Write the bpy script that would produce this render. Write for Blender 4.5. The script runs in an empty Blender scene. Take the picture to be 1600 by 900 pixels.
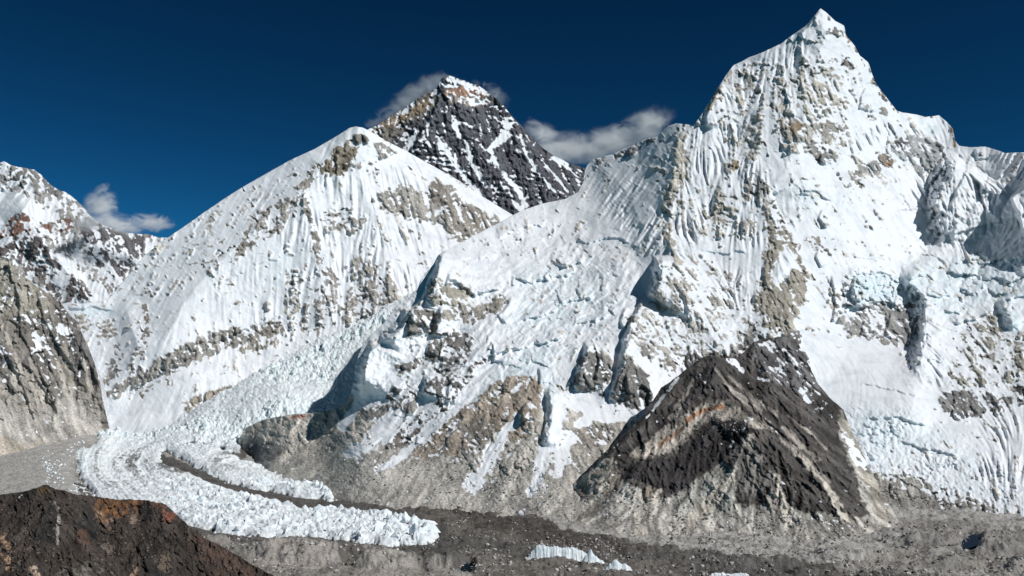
import bpy, math, random
import numpy as np

scn = bpy.context.scene
rng = np.random.default_rng(7)
random.seed(7)

# ------------------------------------------------------------------ camera, sky, sun, exposure
F, CX, H0 = 1500.0, 800.0, 590.0      # focal length, optical axis and eye level of the survey station (survey units)
KM = 1300.0                           # metres on the ground for one survey kilometre
EYE = 5700.0                          # altitude of the station in metres

cam_d = bpy.data.cameras.new('camera')
cam_d.sensor_width = 36.0
cam_d.lens = 36.0 * F / 1600.0
cam_d.shift_y = (H0 - 450.0) / 1600.0
cam_d.clip_start = 1.0
cam_d.clip_end = 200000.0
cam = bpy.data.objects.new('camera', cam_d)
cam.location = (0, 0, EYE)
cam.rotation_euler = (math.radians(90), 0, 0)
scn.collection.objects.link(cam)
scn.camera = cam

SUN_EL, SUN_AZ = math.radians(43), math.radians(117)     # azimuth clockwise from the viewing direction (+Y)
sun_d = bpy.data.lights.new('sun', 'SUN')
sun_d.energy = 4.0
sun_d.angle = math.radians(0.5)
sun_d.color = (1.0, 0.98, 0.95)
sun = bpy.data.objects.new('sun', sun_d)
sun.rotation_euler = (math.radians(90) - SUN_EL, 0, -SUN_AZ + math.pi)
sun.location = (6000, -3000, 12000)
scn.collection.objects.link(sun)

world = bpy.data.worlds.new('World')
scn.world = world
world.use_nodes = True
wn = world.node_tree
wn.nodes.clear()
w_out = wn.nodes.new('ShaderNodeOutputWorld')
w_bg = wn.nodes.new('ShaderNodeBackground')
w_sky = wn.nodes.new('ShaderNodeTexSky')
w_sky.sky_type = 'NISHITA'
w_sky.sun_disc = False
w_sky.sun_elevation = SUN_EL
w_sky.sun_rotation = SUN_AZ
w_sky.altitude = 5700
w_sky.air_density = 1.0
w_sky.dust_density = 0.0
w_sky.ozone_density = 3.0
w_gam = wn.nodes.new('ShaderNodeGamma')
w_gam.inputs['Gamma'].default_value = 1.9
w_deep = wn.nodes.new('ShaderNodeMix')            # thin high-altitude air: a deeper, slightly greener blue all over
w_deep.data_type = 'RGBA'; w_deep.blend_type = 'MULTIPLY'
w_deep.inputs['Factor'].default_value = 1.0
w_deep.inputs['B'].default_value = (0.06, 0.27, 0.21, 1)
w_bg.inputs['Strength'].default_value = 0.05
wn.links.new(w_sky.outputs[0], w_gam.inputs[0])
wn.links.new(w_gam.outputs[0], w_deep.inputs['A'])
wn.links.new(w_deep.outputs['Result'], w_bg.inputs[0])
wn.links.new(w_bg.outputs[0], w_out.inputs[0])

scn.view_settings.view_transform = 'Standard'
scn.view_settings.look = 'None'
scn.view_settings.exposure = 0.0
scn.view_settings.gamma = 1.0
scn.render.engine = 'CYCLES'
scn.cycles.max_bounces = 9
scn.cycles.diffuse_bounces = 2
scn.cycles.volume_bounces = 8


# ------------------------------------------------------------------ noise and field helpers
def perlin_tables(seed):
    g = np.random.default_rng(seed)
    p = g.permutation(256).astype(np.int32)
    a = g.random(256) * 2 * np.pi
    return p, np.cos(a).astype(np.float32), np.sin(a).astype(np.float32)


_tab = {}


def perlin(x, y, seed=0):
    if seed not in _tab:
        _tab[seed] = perlin_tables(seed)
    p, gx, gy = _tab[seed]
    x = np.asarray(x, np.float32); y = np.asarray(y, np.float32)
    fx = np.floor(x); fy = np.floor(y)
    xi = fx.astype(np.int32) & 255; yi = fy.astype(np.int32) & 255
    dx = x - fx; dy = y - fy
    xj = (xi + 1) & 255; yj = (yi + 1) & 255
    py0 = p[yi]; py1 = p[yj]
    h = p[(xi + py0) & 255]; n00 = gx[h] * dx + gy[h] * dy
    h = p[(xj + py0) & 255]; n10 = gx[h] * (dx - 1) + gy[h] * dy
    h = p[(xi + py1) & 255]; n01 = gx[h] * dx + gy[h] * (dy - 1)
    h = p[(xj + py1) & 255]; n11 = gx[h] * (dx - 1) + gy[h] * (dy - 1)
    u = dx * dx * dx * (dx * (dx * 6 - 15) + 10)
    v = dy * dy * dy * (dy * (dy * 6 - 15) + 10)
    a = n00 + u * (n10 - n00)
    return (a + v * ((n01 + u * (n11 - n01)) - a)) * 1.5


def fbm(x, y, lam, octs, seed, gain=0.5, ridged=False):
    out = 0.0; amp = 1.0; tot = 0.0
    for o in range(octs):
        k = 2.0 ** o / lam
        n = perlin(x * k + 17.3 * o, y * k - 9.1 * o, seed + o)
        if ridged:
            n = 1.0 - 2.2 * np.abs(n)
        out = out + amp * n; tot += amp; amp *= gain
    return out / tot


def worley(x, y, seed):
    """distance to the nearest and second point, and a random number for the nearest cell"""
    g = np.random.default_rng(seed)
    p = g.permutation(256).astype(np.int32)
    jx = g.random(256).astype(np.float32); jy = g.random(256).astype(np.float32); rr = g.random(256).astype(np.float32)
    xi = np.floor(x).astype(np.int32); yi = np.floor(y).astype(np.int32)
    f1 = np.full(x.shape, 9.0, np.float32); f2 = f1.copy(); rid = np.zeros(x.shape, np.float32)
    for i in (-1, 0, 1):
        for j in (-1, 0, 1):
            h = p[((xi + i) + p[(yi + j) & 255]) & 255]
            d = np.sqrt((xi + i + jx[h] - x) ** 2 + (yi + j + jy[h] - y) ** 2)
            near = d < f1
            f2 = np.where(near, f1, np.minimum(f2, d))
            rid = np.where(near, rr[h], rid)
            f1 = np.where(near, d, f1)
    return f1, f2, rid


def facets(x, y, seed):
    """broken planes: every cell of a random mosaic is a tilted flat face"""
    g = np.random.default_rng(seed)
    p = g.permutation(256).astype(np.int32)
    jx = g.random(256).astype(np.float32); jy = g.random(256).astype(np.float32)
    ta = (g.random(256).astype(np.float32) - 0.5) * 2.6; tb = (g.random(256).astype(np.float32) - 0.5) * 2.6; rr = g.random(256).astype(np.float32) - 0.5
    xi = np.floor(x).astype(np.int32); yi = np.floor(y).astype(np.int32)
    fx = x - xi; fy = y - yi
    f1 = np.full(x.shape, 9.0, np.float32); out = np.zeros(x.shape, np.float32)
    for i in (-1, 0, 1):
        for j in (-1, 0, 1):
            h = p[((xi + i) + p[(yi + j) & 255]) & 255]
            dx = fx - i - jx[h]; dy = fy - j - jy[h]
            d = np.abs(dx) + 0.8 * np.abs(dy) + 0.3 * np.maximum(np.abs(dx), np.abs(dy))
            near = d < f1
            out = np.where(near, rr[h] + ta[h] * dx + tb[h] * dy, out)
            f1 = np.where(near, d, f1)
    return out


def sst(a, b, x):
    t = np.clip((x - a) / (b - a), 0, 1)
    return t * t * (3 - 2 * t)


def box(a, r, ax):
    r = int(r)
    if r < 1:
        return a
    pad = [(0, 0), (0, 0)]; pad[ax] = (r + 1, r)
    c = np.cumsum(np.pad(a, pad, mode='edge'), axis=ax, dtype=np.float64)
    n = a.shape[ax]
    hi = np.take(c, np.arange(2 * r + 1, 2 * r + 1 + n), axis=ax)
    lo = np.take(c, np.arange(0, n), axis=ax)
    return ((hi - lo) / (2 * r + 1)).astype(np.float32)


def blur(a, s):
    r = max(1, int(round(s)))
    for _ in range(2):
        a = box(box(a, r, 0), r, 1)
    return a


def bil(a, x, y):
    h, w = a.shape[:2]
    x = np.clip(x, 0, w - 1.001); y = np.clip(y, 0, h - 1.001)
    xi = x.astype(np.int32); yi = y.astype(np.int32)
    fx = x - xi; fy = y - yi
    if a.ndim == 3:
        fx = fx[..., None]; fy = fy[..., None]
    return (a[yi, xi] * (1 - fx) + a[yi, xi + 1] * fx) * (1 - fy) + (a[yi + 1, xi] * (1 - fx) + a[yi + 1, xi + 1] * fx) * fy


def lic(n, dx, dy, L):
    """noise smeared along the fall line"""
    h, w = n.shape
    gy, gx = np.mgrid[0:h, 0:w].astype(np.float32)
    acc = n.copy(); tot = 1.0
    for sg in (1, -1):
        px = gx.copy(); py = gy.copy()
        for k in range(L):
            ix = np.clip(px + 0.5, 0, w - 1).astype(np.int32); iy = np.clip(py + 0.5, 0, h - 1).astype(np.int32)
            px += sg * dx[iy, ix]; py += sg * dy[iy, ix]
            wt = 1.0 - k / L
            acc += wt * n[np.clip(py + 0.5, 0, h - 1).astype(np.int32), np.clip(px + 0.5, 0, w - 1).astype(np.int32)]
            tot += wt
    acc -= acc.mean()
    return acc / (acc.std() + 1e-6)


def tps(pts, vals, U, V):
    pts = np.array(pts, float) / 100.0; vals = np.array(vals, float)
    n = len(pts)

    def ker(r2):
        return 0.5 * r2 * np.log(r2 + 1e-9)
    d2 = ((pts[:, None] - pts[None]) ** 2).sum(-1)
    A = np.zeros((n + 3, n + 3))
    A[:n, :n] = ker(d2) + np.eye(n) * 1e-3
    A[:n, n] = 1; A[:n, n + 1:] = pts; A[n, :n] = 1; A[n + 1:, :n] = pts.T
    w = np.linalg.solve(A, np.concatenate([vals, np.zeros(3)]))
    u = U.ravel() / 100.0; v = V.ravel() / 100.0
    out = w[n] + w[n + 1] * u + w[n + 2] * v
    for i in range(n):
        out = out + w[i] * ker((u - pts[i, 0]) ** 2 + (v - pts[i, 1]) ** 2)
    return out.reshape(U.shape)


def seg_dist(U, V, pts):
    """distance to a polyline, signed side (+ = its right-hand side as drawn downwards), position along 0..1"""
    D = np.full(U.shape, 1e9, np.float32); S = np.zeros(U.shape, np.float32); T = np.zeros(U.shape, np.float32)
    L = [math.dist(pts[i], pts[i + 1]) for i in range(len(pts) - 1)]
    tot = sum(L); run = 0.0
    for i in range(len(pts) - 1):
        (ax, ay), (bx, by) = pts[i], pts[i + 1]
        dx, dy = bx - ax, by - ay
        t = np.clip(((U - ax) * dx + (V - ay) * dy) / (dx * dx + dy * dy), 0, 1)
        d = np.hypot(U - ax - t * dx, V - ay - t * dy)
        m = d < D
        D = np.where(m, d, D)
        S = np.where(m, ((U - ax) * dy - (V - ay) * dx) / L[i], S)
        T = np.where(m, (run + t * L[i]) / tot, T)
        run += L[i]
    return D, S, T


def in_poly(U, V, poly):
    m = np.zeros(U.shape, bool)
    n = len(poly)
    for i in range(n):
        x0, y0 = poly[i]; x1, y1 = poly[(i + 1) % n]
        if y0 == y1:
            continue
        c = ((V >= min(y0, y1)) & (V < max(y0, y1)) & (U < x0 + (V - y0) * (x1 - x0) / (y1 - y0)))
        m ^= c
    return m


def place(u, v, Y):
    """survey bearing and elevation at distance Y (metres) -> world point"""
    return (u - CX) / F * Y, Y, EYE + (H0 - v) / F * Y


# ------------------------------------------------------------------ one landform = one survey sheet with its own true distances
class Sheet:
    def __init__(s, top, bot, ctrl, u0=None, u1=None, step=1.2, vstep=None, seed=1, jag=1.5, jag_lam=18, frag=0.0):
        s.frag = frag
        s.top = sorted(top); s.bot = sorted(bot); s.seed = seed; s.step = step; s.vstep = vstep or step
        s.u0 = int(u0 if u0 is not None else s.top[0][0]); s.u1 = int(u1 if u1 is not None else s.top[-1][0])
        s.v0 = int(min(p[1] for p in s.top) - 6); s.v1 = int(max(p[1] for p in s.bot) + 6)
        s.V, s.U = np.mgrid[s.v0:s.v1 + 1, s.u0:s.u1 + 1].astype(np.float32)
        gu = np.arange(s.u0, s.u1 + 9, 8.0); gv = np.arange(s.v0, s.v1 + 9, 8.0)
        GU, GV = np.meshgrid(gu, gv)
        inv = tps([(c[0], c[1]) for c in ctrl], [1.0 / c[2] for c in ctrl], GU, GV)
        s.Y = (KM / bil(np.clip(inv, 0.09, 3.0).astype(np.float32), (s.U - s.u0) / 8.0, (s.V - s.v0) / 8.0)).astype(np.float32)
        s.mpp = s.Y / F
        s.R = np.zeros_like(s.Y)            # relief towards the viewer, in units of mpp
        s.H = np.zeros_like(s.Y)            # relief upwards, in metres
        s.rock = np.zeros_like(s.Y)
        s.ice = np.zeros_like(s.Y)
        s.tint = np.zeros(s.Y.shape + (3,), np.float32)
        s.jag = jag; s.jag_lam = jag_lam
        s.nf = fbm(s.U, s.V, 11, 4, seed + 70, 0.6)
        s.nf2 = fbm(s.U, s.V, 34, 4, seed + 75, 0.6)
        s.wu = 5 * fbm(s.U, s.V, 26, 4, seed + 50); s.wv = 5 * fbm(s.U, s.V, 26, 4, seed + 60)

    # --- painting and shaping in survey units
    def win(s, pts, m):
        xs = [p[0] for p in pts]; ys = [p[1] for p in pts]
        a = max(0, int(min(ys) - m - s.v0)); b = min(s.Y.shape[0], int(max(ys) + m - s.v0) + 1)
        c = max(0, int(min(xs) - m - s.u0)); d = min(s.Y.shape[1], int(max(xs) + m - s.u0) + 1)
        return None if a >= b or c >= d else (slice(a, b), slice(c, d))

    def area(s, poly, soft=3, warp=1.0):
        w = s.win(poly, 12 + 3 * soft)
        if w is None:
            return None, None
        m = in_poly(s.U[w] + warp * s.wu[w], s.V[w] + warp * s.wv[w], poly).astype(np.float32)
        return w, blur(m, soft) if soft >= 1 else m

    def line(s, pts, wd, warp=1.0, wd1=None):
        W = max(wd, wd1 or wd)
        w = s.win(pts, W * 1.6 + 8)
        if w is None:
            return None, None
        d, _, t = seg_dist(s.U[w] + warp * s.wu[w] * min(1, W / 10), s.V[w] + warp * s.wv[w] * min(1, W / 10), pts)
        r = (wd + ((wd1 if wd1 is not None else wd) - wd) * t) * np.clip(1 + warp * (0.9 * s.nf2[w] + 0.6 * s.nf[w]), 0.35, 1.9)
        return w, 1 - sst(0.45, 1.25, d / r)

    def stone(s, val, col, shape, soft=3, wd=None, wd1=None, warp=1.0):
        """lay bare rock (val 0..1 = how much of it shows through the snow) of a colour"""
        w, m = s.area(shape, soft + 2 * (soft > 0), warp) if wd is None else s.line(shape, wd, warp, wd1)
        if w is None:
            return
        if warp:
            m = sst(0.2, 0.8, m + 0.75 * s.nf[w] * (0.25 + 3.0 * m * (1 - m)) * (m > 0.01))
        if s.frag and warp:
            m = m * sst(0.30, 0.62, 0.55 + s.frag * (s.nf[w] + 0.5 * s.nf2[w]))
        s.rock[w] = s.rock[w] * (1 - m) + val * m
        if col is not None:
            k = sst(0.0, 0.6, m)[..., None]
            s.tint[w] = s.tint[w] * (1 - k) + np.array(col, np.float32) * k

    def blue(s, val, shape, soft=3, wd=None):
        w, m = s.area(shape, soft) if wd is None else s.line(shape, wd)
        if w is not None:
            s.ice[w] = np.maximum(s.ice[w], val * m * sst(0.25, 0.7, 0.5 + 0.9 * s.nf[w]))

    def ridge(s, pts, amp, wd, p=1.0):
        w = s.win(pts, wd)
        if w is None:
            return
        d, _, t = seg_dist(s.U[w] + 0.6 * s.wu[w], s.V[w] + 0.6 * s.wv[w], pts)
        s.R[w] += amp * np.clip(1 - d / wd, 0, 1) ** p

    def cliff(s, pts, amp, R, sharp=2.0, warp=0.7):
        """everything on the right of the line stands forward by amp and fades over R"""
        w = s.win(pts, R * 2.0)
        if w is None:
            return
        d, sd, t = seg_dist(s.U[w] + warp * s.wu[w], s.V[w] + warp * s.wv[w], pts)
        end = sst(0, 0.12, t) * sst(0, 0.12 if sharp < 4 else 0.3, 1 - t)
        wob = 0 if sharp < 4 else 0.5 * sharp * (1.5 * s.nf[w] + 1.8 * s.nf2[w] + 0.5 * facets(s.U[w] / 9, s.V[w] / 13, s.seed + 8))
        side = sst(-sharp, sharp, np.sign(sd) * d + wob)
        s.R[w] += amp * side * np.clip(1 - d / (2 * R), 0, 1) ** 2 * end

    def dome(s, u, v, ru, rv, amp, p=0.5):
        w = s.win([(u - ru, v - rv), (u + ru, v + rv)], 2)
        if w is None:
            return
        q = ((s.U[w] + 0.5 * s.wu[w] - u) / ru) ** 2 + ((s.V[w] + 0.5 * s.wv[w] - v) / rv) ** 2
        s.R[w] += amp * np.clip(1 - q, 0, 1) ** p

    def rough(s, poly, amp, lam, seed, soft=8, ridged=True, octs=4):
        w, m = s.area(poly, soft)
        if w is not None:
            s.R[w] += 0.8 * amp * m * fbm(s.U[w] + s.wu[w], s.V[w] + s.wv[w], lam, octs, seed, 0.5, ridged)

    def grooves(s, poly, amp, ang, across, along, seed, soft=10):
        """long ridges and troughs running at ang degrees (0 = to the right, 90 = downwards)"""
        w, m = s.area(poly, soft)
        if w is None:
            return
        c, k = math.cos(math.radians(ang)), math.sin(math.radians(ang))
        a = s.U[w] + 2 * s.wu[w]; b = s.V[w] + 2 * s.wv[w]
        s.R[w] += amp * m * fbm((a * c + b * k) / along, (-a * k + b * c) / across, 1.0, 4, seed, 0.55, True)

    def slab(s, poly, amp, soft=2):
        w, m = s.area(poly, soft)
        if w is not None:
            s.R[w] += amp * m

    # --- fall line of the shaped ground
    def flow(s, sm=5):
        Y = blur(s.Y - s.R * s.mpp, sm)
        X = (s.U - CX) / F * Y; Z = EYE + (H0 - s.V) / F * Y
        Yu = np.gradient(Y, axis=1); Yv = np.gradient(Y, axis=0)
        Xu = np.gradient(X, axis=1); Xv = np.gradient(X, axis=0)
        Zu = np.gradient(Z, axis=1); Zv = np.gradient(Z, axis=0)
        a = Xu * Xu + Yu * Yu + Zu * Zu; b = Xu * Xv + Yu * Yv + Zu * Zv; c = Xv * Xv + Yv * Yv + Zv * Zv
        du = -(c * Zu - b * Zv); dv = -(a * Zv - b * Zu)
        n = np.hypot(du, dv) + 1e-6
        s.fx = (du / n).astype(np.float32); s.fy = (dv / n).astype(np.float32)

    def streaks(s, sigma, L, seed):
        g = np.random.default_rng(seed)
        n = blur(g.standard_normal(s.Y.shape).astype(np.float32), sigma)
        return lic(n / n.std(), s.fx, s.fy, L)

    def weather(s, crag=1.0, snow=1.0, flute=None, flute_amp=1.0, strata=0.0, strata_tilt=0.0, break_up=1.0, ledge=0.35, soft=0.10, lam=34, streak=0.13, rill=1.0, grain=None):
        """crags where rock shows, soft drifts and flutings where snow lies, and the final snow line between them"""
        U, V, sd = s.U, s.V, s.seed
        s.flow()
        st1 = s.streaks(1, 16, sd + 1); st2 = s.streaks(3, 34, sd + 2)
        qu = U + 6 * fbm(U, V, 30, 3, sd + 3); qv = V + 6 * fbm(U, V, 30, 3, sd + 7)
        ta = 0.5 * qu + 0.87 * qv; tb = 0.87 * qu - 0.5 * qv
        rk = 3.6 * fbm(qu, qv * 0.8, lam, 4, sd + 11, 0.5, True) + rill * (0.7 * st1 + 1.0 * st2)
        rk += 4.2 * facets(qu / (lam * 0.62), qv / (lam * 0.95), sd + 12) + 2.3 * facets(tb / (lam * 0.30), ta / (lam * 0.42), sd + 13) + 1.15 * facets(U / (lam * 0.135), V / (lam * 0.16), sd + 14)
        if strata:
            rk += strata * (np.abs(((qv + strata_tilt * qu + 14 * fbm(U, V, 70, 4, sd + 5)) / 9.0) % 1.0 - 0.5) * 4 - 1) * sst(-0.15, 0.3, fbm(U, V, 45, 2, sd + 6))
        sn = 4.0 * fbm(U, V, 90, 3, sd + 21) + 1.5 * fbm(qu, qv, 26, 4, sd + 23) + 0.5 * fbm(qu, qv, 7, 3, sd + 27, 0.6) + 0.7 * fbm(qu, qv, 19, 3, sd + 29, 0.55, True)
        fl = flute if flute is not None else np.full_like(s.Y, 0.35)
        fl = fl * (0.35 + 1.3 * sst(-0.3, 0.35, fbm(U, V, 55, 3, sd + 43)))
        st3 = s.streaks(2, 44, sd + 4)
        sn = snow * sn + flute_amp * fl * (0.8 * st1 + 1.0 * st2 + 2.6 * (0.6 - np.abs(st3)))
        lv = np.gradient(box(box(rk, 1, 0), 1, 1), axis=0)
        hf = fbm(qu, qv * 1.7, 9, 4, sd + 31, 0.7)
        n = 0.30 * fbm(U, V, 34, 3, sd + 35) + 0.45 * hf + 0.36 * fbm(U + 0.5 * s.wu, V * 1.5, 4.2, 3, sd + 37, 0.7) + 0.15 * st1 + 0.15 * st2 + 0.22 * facets(tb / 7.0, ta / 10.0, sd + 16) - ledge * np.clip(lv, -1.3, 1.3)
        if grain is not None:
            c, k = math.cos(math.radians(grain)), math.sin(math.radians(grain))
            n += 0.55 * fbm((qu * c + qv * k) / 9.0, -qu * k + qv * c, 5.5, 3, sd + 47, 0.6)
            n += 0.3 * fbm((U * c + V * k) / 14.0, -U * k + V * c, 14, 3, sd + 49, 0.6)
        if strata:
            n += 0.10 * np.sin((qv + strata_tilt * qu) / 3.4)
        cov = s.rock + break_up * n * (0.30 + 0.70 * sst(0.08, 0.30, s.rock)) * np.where(s.rock > 0.97, 0.6, 1)
        sf = soft + 0.22 * sst(-0.1, 0.3, fbm(U, V, 60, 3, sd + 39))          # dusted in places, sharply bare in others
        m = sst(0.5 - sf, 0.5 + sf, cov)
        s.tint *= np.clip(1 + streak * st2 + 0.8 * streak * st1 + 0.25 * fbm(U, V, 40, 4, sd + 41, 0.6), 0.5, 1.6)[..., None]
        mb = box(box(m, 1, 0), 1, 1)
        s.R += (1 - mb) * sn + mb * (crag * rk + 0.8)
        s.rock = m
        s.st1, s.st2, s.rk = st1, st2, rk

    def fractured(s, mask, cell, amp, seed, sx=1.0, sy=1.0, blue=0.5):
        """serac blocks: cells at uneven heights with cracks between"""
        x = (s.U + 1.6 * s.wu) / (cell * sx); y = (s.V + 1.6 * s.wv) / (cell * sy)
        f1, f2, r = worley(x, y, seed)
        g1, g2, q = worley(x * 2.3 + 5, y * 2.3, seed + 1)
        keep = sst(-0.15, 0.25, fbm(s.U, s.V, cell * 5, 3, seed + 9))
        h = ((r - 0.5) * 1.4 * sst(0, 0.25, f2 - f1) + (q - 0.5) * 0.9) * (0.25 + 0.75 * keep) - 0.5 * keep * (1 - sst(0.0, 0.14, f2 - f1)) + 0.6 * fbm(s.U, s.V, cell, 4, seed + 5, 0.6, True)
        s.R += mask * amp * h
        s.ice = np.maximum(s.ice, mask * blue * (0.35 + 0.65 * (1 - sst(0.0, 0.3, f2 - f1))) * (r > 0.25))

    # --- positions
    def at(s, u, v):
        x = np.asarray(u, np.float32) - s.u0; y = np.asarray(v, np.float32) - s.v0
        Y = bil(s.Y - s.R * s.mpp, x, y)
        X, Y, Z = place(np.asarray(u), np.asarray(v), Y)
        return X, Y, Z + bil(s.H, x, y)

    def build(s, name, mat, parts=(), back=1.0, parent_props=None):
        cu = np.arange(s.u0, s.u1 + 1e-3, s.step); nv = int((s.v1 - s.v0) / s.vstep) + 1
        rv = s.v0 + np.arange(nv) * s.vstep
        T = np.interp(cu, *zip(*s.top)); B = np.interp(cu, *zip(*s.bot))
        if s.jag:
            T = T + s.jag * (fbm(cu, cu * 0 + 3.3, s.jag_lam, 4, s.seed + 80, 0.6) + 0.15 * fbm(cu, cu * 0 + 7.7, 3, 2, s.seed + 85))
        B = np.maximum(B, T + s.vstep * 2)
        C, Rr = np.meshgrid(cu, rv)
        V2 = np.clip(Rr, T[None], B[None])
        rt = np.clip(np.searchsorted(rv, T, side='right') - 1, 0, nv - 1)      # row that carries the crest in each column
        rb = np.clip(np.searchsorted(rv, B, side='left'), 0, nv - 1)
        nc = len(cu)
        idx = np.arange(nv)[:, None] * nc + np.arange(nc)[None]
        rows = np.clip(np.arange(nv)[:, None], rt[None], rb[None])
        idx = rows * nc + np.arange(nc)[None]
        X, Y, Z = s.at(C, V2)
        co = np.stack([X, Y, Z], -1).reshape(-1, 3)
        xq = C - s.u0; yq = V2 - s.v0
        rock = bil(s.rock, xq, yq).ravel(); ice = bil(s.ice, xq, yq).ravel(); tint = bil(s.tint, xq, yq).reshape(-1, 3)
        a, b, c, d = idx[:-1, :-1].ravel(), idx[1:, :-1].ravel(), idx[1:, 1:].ravel(), idx[:-1, 1:].ravel()
        tri = np.concatenate([np.stack([a, b, c], -1), np.stack([a, c, d], -1)])
        tri = tri[(tri[:, 0] != tri[:, 1]) & (tri[:, 1] != tri[:, 2]) & (tri[:, 0] != tri[:, 2])]
        if back:
            ct = idx[rt, np.arange(nc)]                     # the far side of the mountain falls away behind the crest
            prev = ct
            smooth = co[ct].copy()
            for k, (dy, dz) in enumerate(((12, 8), (50, 42), (160, 150), (420, 400), (900, 800))):
                q = smooth.copy(); q[:, 1] += dy * back; q[:, 2] -= dz * back
                q[:, 2] += dy * 0.12 * back * fbm(cu, cu * 0 + k * 31.0, 40, 3, s.seed + 90)
                base = len(co); co = np.concatenate([co, q])
                rock = np.concatenate([rock, rock[ct] * 0 + 0.4]); ice = np.concatenate([ice, ice[ct] * 0]); tint = np.concatenate([tint, tint[ct]])
                new = base + np.arange(nc)
                tri = np.concatenate([tri, np.stack([new[:-1], prev[:-1], prev[1:]], -1), np.stack([new[:-1], prev[1:], new[1:]], -1)])
                prev = new
        if parts:
            cx = (co[tri][:, :, 0] / co[tri][:, :, 1] * F + CX).mean(1)
            cy = (H0 - (co[tri][:, :, 2] - EYE) / co[tri][:, :, 1] * F).mean(1)
            wx = cx + bil(s.wu, cx - s.u0, cy - s.v0); wy = cy + bil(s.wv, cx - s.u0, cy - s.v0)
            lab = np.zeros(len(tri), int)
            for k, (_, poly, _) in enumerate(parts):
                lab[in_poly(wx, wy, poly)] = k + 1
        else:
            lab = np.zeros(len(tri), int)
        s.main = None
        for k in range(len(parts) + 1):
            t = tri[lab == k]
            if not len(t):
                continue
            o = make_mesh(name if k == 0 else parts[k - 1][0], co, t, rock, ice, tint, mat)
            if k == 0:
                s.main = o
            else:
                o.parent = s.main
                if parts[k - 1][2]:
                    o['label'] = parts[k - 1][2]
        return s.main


def make_mesh(name, co, tri, rock, ice, tint, mat):
    used, inv = np.unique(tri, return_inverse=True)
    inv = inv.reshape(-1).astype(np.int32)
    me = bpy.data.meshes.new(name)
    n, t = len(used), len(tri)
    me.vertices.add(n); me.loops.add(3 * t); me.polygons.add(t)
    me.vertices.foreach_set('co', co[used].astype(np.float32).ravel())
    me.loops.foreach_set('vertex_index', inv)
    me.polygons.foreach_set('loop_start', np.arange(0, 3 * t, 3, dtype=np.int32))
    me.polygons.foreach_set('use_smooth', np.ones(t, bool))
    me.update(calc_edges=True)
    me.attributes.new('rock', 'FLOAT', 'POINT').data.foreach_set('value', rock[used].astype(np.float32))
    me.attributes.new('ice', 'FLOAT', 'POINT').data.foreach_set('value', ice[used].astype(np.float32))
    rgba = np.ones((n, 4), np.float32); rgba[:, :3] = tint[used]
    me.attributes.new('tint', 'FLOAT_COLOR', 'POINT').data.foreach_set('color', rgba.ravel())
    me.materials.append(mat)
    o = bpy.data.objects.new(name, me)
    scn.collection.objects.link(o)
    return o


def tag(o, label=None, cat=None, kind=None, group=None):
    for k, v in (('label', label), ('category', cat), ('kind', kind), ('group', group)):
        if v:
            o[k] = v
    return o


# ------------------------------------------------------------------ materials
def node(nt, typ, **kw):
    n = nt.nodes.new(typ)
    for k, v in kw.items():
        if k in n.inputs:
            n.inputs[k].default_value = v
        else:
            setattr(n, k, v)
    return n


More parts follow.
